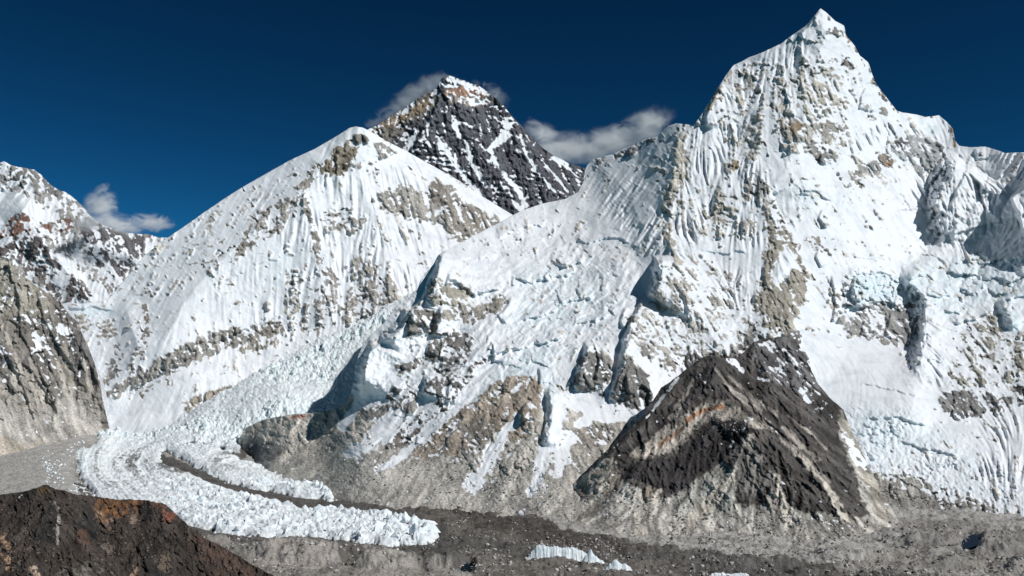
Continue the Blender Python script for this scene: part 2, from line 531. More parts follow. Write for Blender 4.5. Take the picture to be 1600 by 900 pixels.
def ground_material(name, grain=9.0, snow_col=(0.80, 0.83, 0.87), ice_col=(0.56, 0.71, 0.77), bump=1.0, var=0.55):
    m = bpy.data.materials.new(name); m.use_nodes = True
    nt = m.node_tree; nt.nodes.clear(); L = nt.links.new
    out = node(nt, 'ShaderNodeOutputMaterial'); bs = node(nt, 'ShaderNodeBsdfPrincipled')
    geo = node(nt, 'ShaderNodeNewGeometry')
    ar = node(nt, 'ShaderNodeAttribute', attribute_name='rock'); ai = node(nt, 'ShaderNodeAttribute', attribute_name='ice')
    at_ = node(nt, 'ShaderNodeAttribute', attribute_name='tint')
    n1 = node(nt, 'ShaderNodeTexNoise', Scale=1.0 / grain, Detail=5.0, Roughness=0.65)
    n2 = node(nt, 'ShaderNodeTexNoise', Scale=1.0 / (grain * 9), Detail=4.0, Roughness=0.6)
    n3 = node(nt, 'ShaderNodeTexVoronoi', Scale=1.0 / (grain * 1.4)); n3.feature = 'F1'
    for n in (n1, n2, n3):
        L(geo.outputs['Position'], n.inputs['Vector'])
    # rock cover, its edge frayed by the fine grain
    a = node(nt, 'ShaderNodeMath', operation='MULTIPLY_ADD'); a.inputs[1].default_value = 1.5; a.inputs[2].default_value = -0.75
    L(n1.outputs[0], a.inputs[0])
    b = node(nt, 'ShaderNodeMath', operation='ADD'); L(ar.outputs['Fac'], b.inputs[0]); L(a.outputs[0], b.inputs[1])
    mr = node(nt, 'ShaderNodeMapRange', interpolation_type='SMOOTHSTEP'); mr.inputs[1].default_value = 0.18; mr.inputs[2].default_value = 0.82
    L(b.outputs[0], mr.inputs[0])
    # rock colour with lighter and darker beds
    rv = node(nt, 'ShaderNodeMapRange'); rv.inputs[1].default_value = 0.25; rv.inputs[2].default_value = 0.75
    rv.inputs[3].default_value = 1 - var; rv.inputs[4].default_value = 1 + var
    L(n1.outputs[0], rv.inputs[0])
    rv2 = node(nt, 'ShaderNodeMapRange'); rv2.inputs[1].default_value = 0.3; rv2.inputs[2].default_value = 0.7
    rv2.inputs[3].default_value = 0.78; rv2.inputs[4].default_value = 1.22
    L(n2.outputs[0], rv2.inputs[0])
    mm = node(nt, 'ShaderNodeMath', operation='MULTIPLY'); L(rv.outputs[0], mm.inputs[0]); L(rv2.outputs[0], mm.inputs[1])
    vm = node(nt, 'ShaderNodeVectorMath', operation='SCALE'); L(at_.outputs['Color'], vm.inputs[0]); L(mm.outputs[0], vm.inputs['Scale'])
    # snow and blue ice
    sm = node(nt, 'ShaderNodeMix', data_type='RGBA'); sm.inputs['A'].default_value = snow_col + (1,); sm.inputs['B'].default_value = ice_col + (1,)
    L(ai.outputs['Fac'], sm.inputs['Factor'])
    ds = node(nt, 'ShaderNodeMix', data_type='RGBA'); ds.inputs['A'].default_value = snow_col + (1,); ds.inputs['B'].default_value = tuple(c * k for c, k in zip(snow_col, (0.86, 0.87, 0.88))) + (1,)
    dr = node(nt, 'ShaderNodeMapRange', interpolation_type='SMOOTHSTEP'); dr.inputs[1].default_value = 0.45; dr.inputs[2].default_value = 0.68
    L(n2.outputs[0], dr.inputs[0]); L(dr.outputs[0], ds.inputs['Factor']); L(ds.outputs['Result'], sm.inputs['A'])
    mx = node(nt, 'ShaderNodeMix', data_type='RGBA')
    L(mr.outputs[0], mx.inputs['Factor']); L(sm.outputs['Result'], mx.inputs['A']); L(vm.outputs[0], mx.inputs['B'])
    L(mx.outputs['Result'], bs.inputs['Base Color'])
    rg = node(nt, 'ShaderNodeMapRange'); rg.inputs[3].default_value = 0.55; rg.inputs[4].default_value = 0.92
    L(mr.outputs[0], rg.inputs[0]); L(rg.outputs[0], bs.inputs['Roughness'])
    bs.inputs['Specular IOR Level'].default_value = 0.2
    hb = node(nt, 'ShaderNodeMath', operation='MULTIPLY_ADD'); hb.inputs[1].default_value = 0.5
    L(n3.outputs['Distance'], hb.inputs[0]); L(n1.outputs[0], hb.inputs[2])
    bp = node(nt, 'ShaderNodeBump', Distance=grain * 0.55 * bump)
    sr = node(nt, 'ShaderNodeMapRange'); sr.inputs[3].default_value = 0.10; sr.inputs[4].default_value = 0.75
    L(mr.outputs[0], sr.inputs[0]); L(sr.outputs[0], bp.inputs['Strength'])
    L(hb.outputs[0], bp.inputs['Height']); L(bp.outputs[0], bs.inputs['Normal'])
    L(bs.outputs[0], out.inputs[0])
    return m


MAT = ground_material('snow_and_rock', 10.0)
MAT_FAR = ground_material('far_snow_and_rock', 16.0)
MAT_ICE = ground_material('glacier_ice', 6.0, snow_col=(0.79, 0.825, 0.845), ice_col=(0.50, 0.68, 0.74))
MAT_MORAINE = ground_material('moraine_rubble', 5.0, var=0.45)
MAT_NEAR = ground_material('brown_rock', 1.3, bump=1.0, var=0.65)

TAN = (0.42, 0.395, 0.355); GREY = (0.28, 0.27, 0.262); DARK = (0.125, 0.12, 0.118); WARM = (0.33, 0.26, 0.19)
ORANGE = (0.38, 0.24, 0.14); COAL = (0.060, 0.054, 0.052); SCREE = (0.42, 0.40, 0.365); PALE = (0.42, 0.40, 0.37); SLAB = (0.33, 0.345, 0.35)


# ================================================================== THE MOUNTAINS
# ------------------------------------------------------------------ far peak beyond the pass
A = Sheet(top=[(-40, 262), (0, 254), (7, 252), (18, 259), (43, 263), (53, 265), (63, 272), (83, 292), (107, 303), (130, 322), (141, 337), (152, 346),
               (173, 356), (200, 364), (230, 366), (247, 371), (260, 371), (275, 376), (320, 385)],
          bot=[(-40, 500), (100, 505), (200, 500), (320, 420)],
          ctrl=[(0, 252, 7.2), (130, 322, 6.95), (250, 371, 6.9), (0, 480, 6.2), (100, 480, 6.25), (180, 470, 6.3), (60, 370, 6.6), (-40, 380, 6.6), (320, 400, 6.8)],
          seed=100, jag=2.0, jag_lam=14)
A.ridge([(7, 252), (60, 300), (120, 345), (150, 380), (185, 440)], 16, 40)
A.ridge([(130, 322), (165, 360), (200, 400), (225, 430)], 8, 22)
A.ridge([(35, 330), (20, 360), (-10, 420)], 14, 34)
A.ridge([(35, 330), (70, 385), (110, 430), (140, 465)], 16, 36)
A.stone(0.47, GREY, [(-40, 240), (320, 240), (320, 500), (-40, 500)], 0, warp=0)
A.stone(0.62, (0.21, 0.205, 0.20), [(10, 255), (60, 265), (95, 298), (110, 315), (70, 300), (45, 285), (20, 280)], 4)
A.stone(0.04, None, [(0, 300), (30, 300), (60, 320), (95, 340), (80, 350), (55, 345), (40, 330), (20, 335), (5, 352), (-40, 370), (-40, 300)], 4)
A.stone(0.74, (0.21, 0.125, 0.10), [(-40, 372), (5, 355), (18, 340), (34, 333), (48, 342), (60, 358), (50, 366), (20, 368), (0, 376)], 2)
A.stone(0.74, (0.20, 0.12, 0.10), [(66, 350), (80, 348), (84, 362), (70, 366)], 2)
A.stone(0.72, (0.20, 0.13, 0.11), [(90, 345), (110, 340), (116, 350), (110, 362), (92, 360)], 2)
A.stone(0.64, (0.115, 0.10, 0.10), [(-40, 380), (20, 372), (62, 368), (70, 380), (85, 400), (100, 425), (125, 440), (143, 455), (140, 468), (100, 472), (60, 440), (20, 400), (-40, 410)], 3)
A.stone(0.36, (0.14, 0.125, 0.12), [(30, 405), (75, 410), (100, 430), (120, 445), (90, 450), (60, 440)], 4)
A.stone(0.03, None, [(75, 380), (95, 395), (125, 420), (160, 450), (178, 470), (140, 470), (145, 455), (128, 438), (102, 420), (84, 396)], 3)
A.stone(0.62, (0.11, 0.105, 0.11), [(125, 350), (150, 346), (200, 366), (230, 372), (225, 395), (200, 420), (182, 440), (165, 430), (140, 395)], 4)
A.stone(0.1, None, [(148, 395), (160, 405), (190, 440), (183, 445), (160, 420)], 2, wd=3)
A.weather(grain=52, crag=0.9, flute_amp=1.3, break_up=1.15, strata=0.8, strata_tilt=0.25)
tag(A.build('snowy_far_mountain', MAT_FAR, back=1.5), 'distant snow streaked peak with red brown rock bands behind the snowy pass', 'mountain', 'structure')

# ------------------------------------------------------------------ the dark pyramid
B = Sheet(top=[(548, 222), (573, 203), (587, 197), (613, 180), (633, 168), (647, 158), (660, 149), (683, 137), (689, 123), (698, 117), (710, 121), (728, 127),
               (747, 133), (767, 147), (787, 165), (800, 181), (830, 213), (850, 233), (868, 245), (890, 255), (913, 263), (940, 285)],
          bot=[(548, 290), (640, 300), (717, 340), (797, 372), (830, 365), (880, 345), (940, 330)],
          ctrl=[(698, 117, 7.45), (573, 203, 6.95), (613, 180, 7.15), (655, 150, 7.3), (913, 263, 7.35), (830, 213, 7.4), (797, 350, 6.75), (740, 230, 7.05),
                (660, 210, 7.0), (880, 320, 6.95), (600, 260, 6.8), (700, 310, 6.75)], seed=200, jag=1.5, jag_lam=10)
B.ridge([(694, 120), (688, 150), (672, 185), (655, 215), (640, 245), (625, 280)], 22, 55)
B.ridge([(787, 165), (800, 200), (822, 240), (860, 290), (880, 320)], 12, 40)
B.ridge([(720, 160), (735, 210), (765, 260), (800, 320)], 9, 30)
B.cliff([(692, 128), (686, 150), (672, 182), (655, 212), (640, 240)], 10, 40, 3)
B.stone(0.95, (0.092, 0.093, 0.106), [(500, 90), (960, 90), (960, 400), (500, 400)], 0, warp=0)
B.stone(0.78, (0.17, 0.155, 0.14), [(545, 215), (613, 176), (660, 146), (690, 138), (676, 168), (640, 195), (600, 225)], 4)
B.stone(0.66, (0.25, 0.19, 0.13), [(587, 205), (633, 175), (660, 158), (680, 155), (676, 164), (640, 182), (612, 198)], 3)
B.stone(0.35, None, [(613, 181), (640, 165), (662, 152), (683, 139), (688, 140), (668, 158), (640, 176)], 1, wd=None)
B.stone(0.45, None, [(603, 228), (625, 208), (645, 205), (630, 222), (612, 240)], 4)
B.stone(0.34, None, [(683, 124), (698, 116), (728, 127), (745, 135), (735, 140), (700, 138), (690, 140)], 2)
B.stone(0.62, (0.30, 0.185, 0.13), [(694, 142), (720, 136), (748, 134), (768, 149), (752, 153), (715, 150), (697, 151)], 2)
B.stone(0.50, (0.24, 0.20, 0.17), [(700, 150), (765, 152), (775, 160), (740, 166), (700, 160)], 3)
B.stone(0.12, None, [(712, 154), (735, 156), (768, 154), (758, 164), (735, 165), (715, 162)], 2)
for pl, w0, w1 in (([(688, 222), (706, 250), (722, 272), (742, 296), (768, 322)], 5, 7), ([(795, 188), (786, 215), (766, 232), (775, 255), (790, 275), (812, 302), (825, 325)], 9, 6),
                   ([(668, 190), (668, 212)], 3, 3), ([(652, 205), (640, 225), (632, 240)], 5, 6), ([(708, 195), (716, 210)], 4, 4), ([(728, 225), (740, 260), (760, 290)], 3, 5),
                   ([(812, 210), (822, 240), (845, 275), (868, 300)], 3, 3), ([(846, 250), (868, 275), (888, 300)], 2, 3), ([(750, 195), (752, 215)], 3, 2),
                   ([(760, 318), (780, 335), (800, 350)], 6, 8), ([(868, 246), (885, 258), (905, 275)], 5, 5), ([(785, 285), (800, 310), (815, 330)], 4, 5)):
    B.stone(0.2, None, pl, wd=w0 * 0.8, wd1=w1 * 0.8)
B.weather(crag=1.1, flute_amp=1.0, strata=1.6, strata_tilt=-0.22, break_up=1.05, lam=20, rill=1.4, grain=48)
tag(B.build('dark_pyramid_mountain', MAT_FAR, back=1.5), 'dark rocky pyramid summit with a yellow brown band behind the white shoulder', 'mountain', 'structure')

# ------------------------------------------------------------------ the white shoulder and the pass
C = Sheet(top=[(40, 520), (80, 488), (100, 474), (130, 474), (150, 471), (163, 470), (172, 464), (200, 430), (225, 400), (253, 377), (285, 356), (317, 333), (355, 307), (400, 280),
               (450, 252), (493, 232), (527, 212), (546, 200), (556, 197.5), (566, 199), (580, 206), (607, 222), (633, 235), (647, 243), (683, 263), (717, 282), (743, 300), (767, 315), (797, 333), (840, 360)],
          bot=[(40, 720), (150, 720), (270, 700), (330, 680), (400, 650), (600, 580), (700, 520), (840, 440)],
          ctrl=[(556, 198, 5.3), (400, 280, 5.1), (253, 377, 4.85), (165, 468, 4.64), (110, 475, 4.62), (150, 650, 4.13), (260, 700, 3.88), (150, 700, 3.97), (260, 660, 4.0), (300, 600, 4.15), (400, 560, 4.35),
                (500, 510, 4.5), (600, 490, 4.55), (690, 400, 4.85), (797, 332, 5.4), (683, 263, 5.4), (550, 320, 4.95), (450, 420, 4.65), (650, 330, 5.05), (330, 480, 4.5), (60, 600, 4.5), (230, 520, 4.42)],
          seed=300, jag=0.9, jag_lam=30, step=1.3)
# crest: the windward slope to the left of this line turns away
C.ridge([(556, 198), (500, 262), (470, 300), (430, 330), (380, 375), (330, 420), (290, 470), (255, 540)], 26, 95, 1.4)
C.ridge([(566, 200), (600, 240), (640, 285), (690, 300), (740, 325), (780, 348)], 14, 50, 1.2)
C.ridge([(560, 215), (560, 260), (575, 310), (590, 350), (600, 400), (610, 470)], 12, 50)
C.ridge([(470, 310), (480, 360), (500, 420), (500, 480)], 9, 35)
C.ridge([(690, 300), (715, 350), (720, 390)], 8, 30)
C.ridge([(200, 490), (215, 540), (190, 590), (175, 620)], 14, 30)
C.cliff([(420, 500), (340, 535), (270, 575), (200, 612), (165, 618)], -8, 25, 4)
for pl, a in (([(395, 416), (420, 406), (440, 408)], 3), ([(105, 480), (125, 484), (150, 480), (176, 486)], 5)):
    C.cliff(pl, a, 22, 1.6, 1.2)
C.stone(0.16, TAN, [(30, 180), (860, 180), (860, 730), (30, 730)], 0, warp=0)
C.stone(0.21, PALE, [(172, 466), (253, 377), (400, 282), (540, 205), (545, 212), (490, 265), (440, 315), (380, 370), (320, 420), (260, 470)], 6)
C.stone(0.10, None, [(400, 280), (556, 196), (600, 220), (800, 335), (780, 340), (700, 290), (610, 240), (560, 210), (500, 240), (420, 290)], 3)
C.stone(0.98, (0.25, 0.215, 0.17), [(557, 207), (574, 216), (562, 228), (562, 242), (550, 250), (540, 273), (512, 274), (487, 264), (500, 254), (512, 246), (524, 232), (540, 222)], 2)
C.stone(0.78, (0.20, 0.185, 0.165), [(556, 209), (582, 216), (566, 226), (545, 226)], 2)
C.stone(0.56, (0.30, 0.285, 0.26), [(585, 222), (612, 228), (620, 240), (612, 250), (592, 244)], 3)
C.stone(0.52, (0.32, 0.30, 0.27), [(546, 250), (575, 248), (592, 262), (590, 275), (566, 272), (548, 265)], 4)
C.stone(0.68, (0.30, 0.285, 0.26), [(574, 312), (600, 300), (622, 287), (650, 296), (662, 303), (690, 282), (706, 296), (722, 312), (745, 326), (772, 338), (784, 346), (768, 358), (738, 370), (722, 384), (704, 372),
               (690, 355), (668, 345), (650, 352), (630, 338), (600, 330), (585, 322)], 3)
C.stone(0.85, (0.27, 0.25, 0.22), [(690, 300), (716, 318), (745, 330), (770, 345), (735, 364), (716, 376), (700, 350)], 4)
C.stone(0.72, (0.24, 0.215, 0.19), [(672, 275), (690, 286), (700, 310), (690, 330), (678, 310)], 3)
C.stone(0.66, (0.27, 0.25, 0.225), [(488, 275), (470, 300), (446, 318), (415, 335), (400, 352), (380, 375), (352, 400), (318, 420)], wd=9, wd1=7)
C.stone(0.62, (0.26, 0.24, 0.215), [(400, 372), (370, 380), (340, 402), (312, 424), (330, 425), (365, 405), (395, 388)], 3)
C.stone(0.45, (0.32, 0.30, 0.275), [(400, 345), (430, 330), (460, 315), (475, 320), (455, 345), (430, 365), (405, 378)], 4)
C.stone(0.44, (0.33, 0.31, 0.29), [(495, 335), (520, 325), (560, 330), (580, 345), (560, 362), (525, 360), (505, 358)], 5)
C.stone(0.50, (0.27, 0.25, 0.23), [(478, 310), (486, 340), (494, 375), (500, 410)], wd=6)
C.stone(0.52, (0.33, 0.31, 0.285), [(535, 410), (560, 398), (585, 415), (612, 428), (622, 450), (618, 480), (600, 500), (575, 498), (540, 510), (530, 480), (545, 450)], 5)
C.stone(0.42, (0.32, 0.30, 0.28), [(440, 440), (480, 410), (520, 420), (540, 450), (535, 500), (500, 522), (470, 520), (450, 490)], 6)
C.stone(0.70, (0.27, 0.25, 0.22), [(395, 512), (425, 500), (448, 510), (440, 528), (405, 548), (370, 552)], 3)
C.stone(0.76, (0.28, 0.27, 0.25), [(162, 622), (172, 606), (190, 598), (225, 578), (248, 562), (268, 552), (290, 536), (330, 520), (372, 508), (402, 512), (395, 530), (350, 548), (300, 566), (250, 590), (210, 606), (185, 622)], 3)
C.stone(0.64, (0.24, 0.235, 0.225), [(180, 530), (192, 545), (195, 580), (180, 605), (165, 600), (172, 575)], 3)
C.stone(0.50, (0.28, 0.265, 0.25), [(205, 530), (225, 515), (233, 530), (222, 560), (218, 585), (205, 590), (200, 560)], 3)
C.stone(0.62, (0.24, 0.215, 0.19), [(226, 478), (231, 500), (230, 525)], wd=4)
C.stone(0.45, (0.33, 0.31, 0.28), [(110, 498), (135, 492), (175, 505), (190, 520), (165, 528), (135, 522)], 4)
C.stone(0.66, (0.33, 0.295, 0.25), [(278, 632), (310, 620), (340, 605), (362, 600), (366, 610), (340, 620), (300, 640), (285, 645)], 3)
C.stone(0.42, (0.32, 0.30, 0.275), [(215, 615), (260, 590), (275, 600), (240, 640), (220, 640)], 5)
C.stone(0.03, None, [(150, 640), (165, 625), (180, 625), (210, 632), (250, 600), (280, 612), (280, 640), (262, 672), (190, 680), (150, 672)], 4)
C.blue(0.45, [(105, 476), (160, 478), (200, 480), (180, 498), (140, 500), (112, 492)], 5)
C.blue(0.3, [(420, 380), (480, 400), (460, 440), (410, 450)], 12)
fl = np.full_like(C.Y, 0.22)
for pl, val, sf in (([(480, 280), (600, 270), (690, 290), (640, 320), (540, 325), (490, 310)], 1.1, 8), ([(440, 340), (600, 350), (690, 380), (640, 460), (450, 460)], 0.7, 16),
                    ([(640, 240), (760, 320), (740, 330), (640, 270)], 0.5, 6)):
    w, m = C.area(pl, sf); fl[w] = fl[w] * (1 - m) + val * m
C.weather(crag=1.05, snow=0.9, flute=fl, break_up=1.35, strata=1.3, strata_tilt=0.35)
tag(C.build('snow_mountain', MAT, parts=[('snowy_saddle', [(40, 460), (164, 460), (178, 490), (190, 520), (160, 560), (150, 700), (40, 720)], 'low snow pass with a blue ice lip')], back=1.0),
    'broad white snow mountain with a rounded crest below the dark pyramid', 'mountain', 'structure')

# ------------------------------------------------------------------ grey rock spur beside the pass
D = Sheet(top=[(-50, 404), (0, 405), (10, 403), (22, 415), (35, 430), (60, 448), (88, 465), (103, 483), (115, 500), (126, 517), (133, 530), (147, 567), (156, 596), (160, 625), (175, 690)],
          bot=[(-50, 760), (0, 745), (70, 725), (150, 705), (175, 700)],
          ctrl=[(0, 405, 4.38), (-50, 404, 4.38), (60, 450, 4.4), (103, 483, 4.38), (157, 597, 4.14), (0, 560, 4.0), (60, 560, 4.1), (0, 640, 3.72), (0, 715, 3.52), (-50, 730, 3.45), (70, 698, 3.72), (150, 675, 3.95), (80, 620, 3.98), (175, 690, 3.92), (0, 760, 3.25), (100, 720, 3.65)],
          seed=400, jag=5.0, jag_lam=22)
for pl, a, w in (([(103, 483), (112, 520), (140, 560), (155, 600), (148, 630)], 14, 34), ([(60, 450), (70, 500), (95, 540), (120, 580), (125, 620)], 14, 34),
                 ([(10, 404), (30, 460), (35, 520), (60, 570), (92, 640)], 16, 38), ([(-10, 520), (15, 560), (40, 610), (58, 660)], 14, 34), ([(30, 560), (60, 590), (90, 640), (90, 655)], 12, 26), ([(75, 560), (100, 620)], 8, 18)):
    D.ridge(pl, a, w)
    D.cliff([(x - 3, y) for x, y in pl], a * 0.5, 30, 2)
D.stone(0.97, (0.205, 0.19, 0.172), [(-60, 390), (200, 390), (200, 770), (-60, 770)], 0, warp=0)
D.stone(0.86, (0.28, 0.26, 0.225), [(-60, 405), (15, 408), (45, 440), (75, 460), (80, 480), (60, 500), (30, 490), (0, 495), (-60, 500)], 6)
for pl in ([(110, 520), (130, 535), (145, 565), (156, 598), (145, 605), (125, 590), (112, 560)], [(28, 535), (35, 560), (30, 562), (25, 548)], [(72, 545), (82, 575), (68, 570)], [(35, 545), (60, 560), (62, 585), (45, 580)],
           [(80, 515), (100, 535), (95, 555), (80, 540)], [(0, 580), (25, 610), (50, 645), (45, 652), (20, 625), (0, 605)], [(55, 590), (75, 605), (92, 630), (88, 652), (72, 640), (55, 615)], [(-60, 552), (5, 555), (15, 575), (0, 570), (-60, 575)],
           [(115, 475), (140, 560), (120, 540)]):
    D.stone(0.95, (0.125, 0.12, 0.118), pl, 3)
D.stone(0.3, None, [(55, 510), (65, 530), (60, 560), (50, 540)], 3)
D.stone(0.2, None, [(0, 530), (8, 548), (12, 552), (0, 545)], 2)
D.stone(0.35, None, [(90, 500), (110, 515), (108, 530), (90, 520)], 4)
for pl, w0, w1 in (([(12, 575), (30, 605), (60, 640), (80, 665)], 5, 12), ([(90, 565), (100, 600), (105, 615)], 3, 6), ([(0, 640), (30, 655), (60, 680)], 10, 16)):
    D.stone(1.0, (0.40, 0.375, 0.34), pl, wd=w0, wd1=w1)
D.stone(1.0, (0.37, 0.35, 0.325), [(-60, 632), (0, 635), (40, 655), (62, 668), (75, 655), (92, 660), (100, 625), (118, 628), (140, 650), (146, 665), (180, 690), (180, 770), (-60, 770)], 3)
for pl, w0, w1 in (([(50, 560), (62, 600), (75, 640), (70, 670)], 4, 14), ([(20, 545), (38, 590), (62, 640), (85, 675)], 4, 16), ([(100, 540), (112, 590), (125, 640)], 3, 14), ([(-10, 590), (20, 630), (50, 670)], 6, 18), ([(130, 560), (142, 610), (148, 650)], 2, 9), ([(0, 500), (12, 530), (25, 560)], 3, 5)):
    D.stone(1.0, (0.36, 0.335, 0.30), pl, 4, wd=w0, wd1=w1)
D.stone(1.0, (0.39, 0.37, 0.34), [(-60, 612), (0, 620), (45, 650), (75, 640), (110, 610), (140, 635), (170, 690), (-60, 700)], 6)
D.stone(1.0, (0.46, 0.415, 0.35), [(-60, 690), (0, 680), (40, 698), (80, 685), (70, 700), (20, 712), (-60, 720)], 4)
D.weather(crag=1.5, rill=0.6, streak=0.18, flute_amp=0.8, break_up=1.1, strata=0.5, strata_tilt=-0.3)
w, m = D.area([(-60, 615), (0, 622), (60, 655), (100, 612), (150, 645), (180, 690), (180, 770), (-60, 770)], 3)
D.R[w] += m * (-0.92 * D.rk[w] + 0.8 * D.st2[w])
tag(D.build('grey_rock_mountain', MAT, parts=[('scree_slope', [(-60, 632), (0, 635), (40, 655), (62, 668), (75, 655), (92, 660), (100, 625), (118, 628), (140, 650), (146, 665), (180, 690), (180, 770), (-60, 770)], 'smooth pale dusty scree')], back=0.6),
    'grey ribbed rock spur with pale scree fans beside the snowy pass', 'mountain', 'structure')

# ------------------------------------------------------------------ the great white wall with the sharp peak
E = Sheet(top=[(365, 706), (372, 687), (385, 668), (410, 656), (450, 648), (490, 645), (520, 640), (540, 632), (549, 612), (554, 578), (558, 560), (568, 536), (583, 520), (596, 508), (610, 493), (619, 478), (640, 465),
               (652, 453), (656, 440), (666, 426), (677, 413), (685, 398), (700, 390), (720, 379), (738, 369), (770, 353), (785, 345), (813, 330), (847, 318), (883, 311), (903, 300), (911, 285), (914, 266), (918, 257), (926, 249),
               (953, 242), (987, 228), (1007, 218), (1027, 213), (1043, 197), (1057, 193), (1077, 195), (1083, 198), (1097, 177), (1113, 152), (1121, 138), (1133, 119), (1146, 102), (1170, 90), (1188, 83), (1219, 69), (1239, 54), (1257, 42),
               (1270, 27), (1282, 13), (1291, 19), (1305, 33), (1319, 40), (1322, 55), (1336, 72), (1343, 86), (1357, 98), (1363, 117), (1370, 133), (1381, 147), (1401, 173), (1412, 176), (1432, 179), (1446, 183), (1467, 180),
               (1480, 191), (1489, 201), (1492, 220), (1499, 228), (1515, 230), (1539, 229), (1553, 233), (1570, 239), (1600, 238), (1640, 225), (1700, 180), (1790, 150)],
          bot=[(365, 770), (420, 790), (560, 815), (700, 830), (800, 850), (900, 870), (1100, 870), (1300, 870), (1700, 880), (1790, 885)],
          ctrl=[(450, 648, 3.50), (400, 660, 3.62), (372, 690, 3.64), (390, 722, 3.5), (480, 758, 2.90), (420, 735, 3.2), (560, 785, 2.58), (500, 700, 3.20), (550, 640, 3.28), (548, 612, 3.36),
                (560, 700, 2.90), (600, 560, 3.38), (555, 575, 3.44), (640, 465, 3.68), (687, 398, 3.92), (640, 700, 2.85), (700, 790, 2.49), (700, 690, 2.82), (720, 600, 3.12), (740, 480, 3.56), (800, 420, 3.86), (785, 345, 4.3),
                (883, 312, 4.5), (800, 800, 2.40), (860, 740, 2.55), (850, 640, 2.88), (870, 560, 3.18), (900, 450, 3.70), (940, 350, 4.16), (926, 249, 4.75), (900, 822, 2.25), (960, 690, 2.76), (1000, 600, 3.0), (1000, 560, 3.1),
                (1040, 430, 3.62), (1060, 300, 4.04), (1057, 193, 4.45), (1110, 560, 3.2), (1200, 520, 3.3), (1240, 520, 3.35), (1220, 350, 3.85), (1284, 14, 4.75), (1180, 100, 4.6), (1350, 100, 4.7), (1250, 200, 4.25), (1130, 250, 4.15),
                (1450, 740, 2.62), (1500, 815, 2.40), (1400, 620, 2.95), (1300, 540, 3.3), (1400, 530, 3.4), (1350, 700, 2.72), (1340, 760, 2.6), (1480, 420, 3.95), (1480, 360, 4.25), (1330, 420, 3.72), (1330, 340, 3.95), (1430, 260, 4.5), (1467, 180, 4.85),
                (1600, 240, 4.3), (1600, 400, 3.8), (1600, 560, 3.15), (1600, 650, 2.85), (1600, 800, 2.40), (1700, 300, 3.95), (1700, 450, 3.5), (1700, 700, 2.6), (1790, 200, 4.3), (1790, 500, 3.3), (1790, 820, 2.3), (1000, 850, 2.15), (1200, 860, 2.1), (1100, 700, 2.75), (1200, 700, 2.8), (1300, 800, 2.4)],
          seed=500, step=1.32, jag=1.0, jag_lam=14)
# -- big ribs and hollows
E.ridge([(1284, 14), (1290, 60), (1272, 110), (1262, 165), (1245, 220), (1225, 270), (1200, 300), (1210, 350), (1222, 420), (1232, 500), (1236, 530)], 34, 90, 1.1)
E.ridge([(1133, 119), (1120, 170), (1110, 230), (1130, 300)], 12, 45)
E.ridge([(1188, 83), (1190, 150), (1195, 200), (1180, 250)], 10, 40)
E.ridge([(1062, 195), (1056, 250), (1046, 310), (1046, 370), (1060, 430), (1090, 480), (1120, 540)], 26, 60)
E.ridge([(926, 249), (960, 275), (985, 310), (1000, 345), (1030, 380)], 10, 40)
E.ridge([(1350, 110), (1330, 190), (1340, 270), (1375, 310), (1390, 360)], 14, 55)
E.ridge([(1250, 300), (1290, 350), (1310, 400), (1322, 440)], 14, 45)
E.ridge([(800, 470), (770, 520), (740, 560), (690, 620)], 8, 30)
E.ridge([(1498, 228), (1490, 270), (1500, 320), (1490, 380)], 16, 50)
E.ridge([(1700, 190), (1680, 290), (1670, 400), (1690, 520)], 30, 70)
E.ridge([(1440, 470), (1450, 530), (1430, 590), (1425, 640)], 14, 45)
# -- edges that stand forward and throw the blue shade to their left
E.cliff([(700, 385), (690, 400), (680, 418), (668, 440), (660, 465), (640, 490), (628, 512), (600, 530), (580, 545), (572, 560), (566, 590), (562, 620)], 34, 46, 2.5)
for pl, a, R, sh in (([(1030, 398), (1026, 425), (1024, 448), (1010, 468)], 46, 60, 9), ([(918, 530), (912, 560), (902, 592), (897, 614)], 26, 40, 6), ([(858, 602), (860, 640), (855, 668), (850, 704)], 24, 30, 5),
                     ([(1009, 463), (986, 500), (975, 532), (971, 565), (962, 600), (952, 632)], 24, 44, 4.5), ([(648, 478), (643, 508)], 18, 26, 5), ([(690, 478), (686, 505), (680, 528)], 18, 24, 4.5), ([(666, 583), (668, 602), (662, 622)], 20, 28, 5), ([(690, 394), (682, 420), (674, 450), (667, 476), (660, 490)], 48, 46, 5), ([(640, 478), (625, 502), (604, 522), (588, 538)], 40, 40, 5), ([(585, 530), (572, 556), (566, 590), (561, 622)], 48, 46, 5),
                     ([(1402, 428), (1424, 452), (1437, 466), (1440, 490), (1438, 530), (1428, 560), (1412, 588)], 60, 80, 11), ([(1492, 238), (1474, 266), (1458, 292), (1456, 318), (1462, 345), (1468, 372), (1476, 396)], 70, 120, 14), ([(1281, 13), (1270, 29), (1257, 44), (1246, 56)], 12, 18, 3), ([(1126, 130), (1108, 160), (1099, 182), (1094, 202)], 14, 30, 5),
                     ([(1336, 428), (1332, 455), (1340, 484)], 30, 40, 8), ([(1558, 466), (1568, 490), (1584, 520)], 34, 44, 9), ([(985, 560), (978, 590), (984, 625)], 10, 24, 4), ([(940, 552), (932, 585), (940, 615)], 9, 22, 4)):
    E.cliff(pl, a, R, sh)
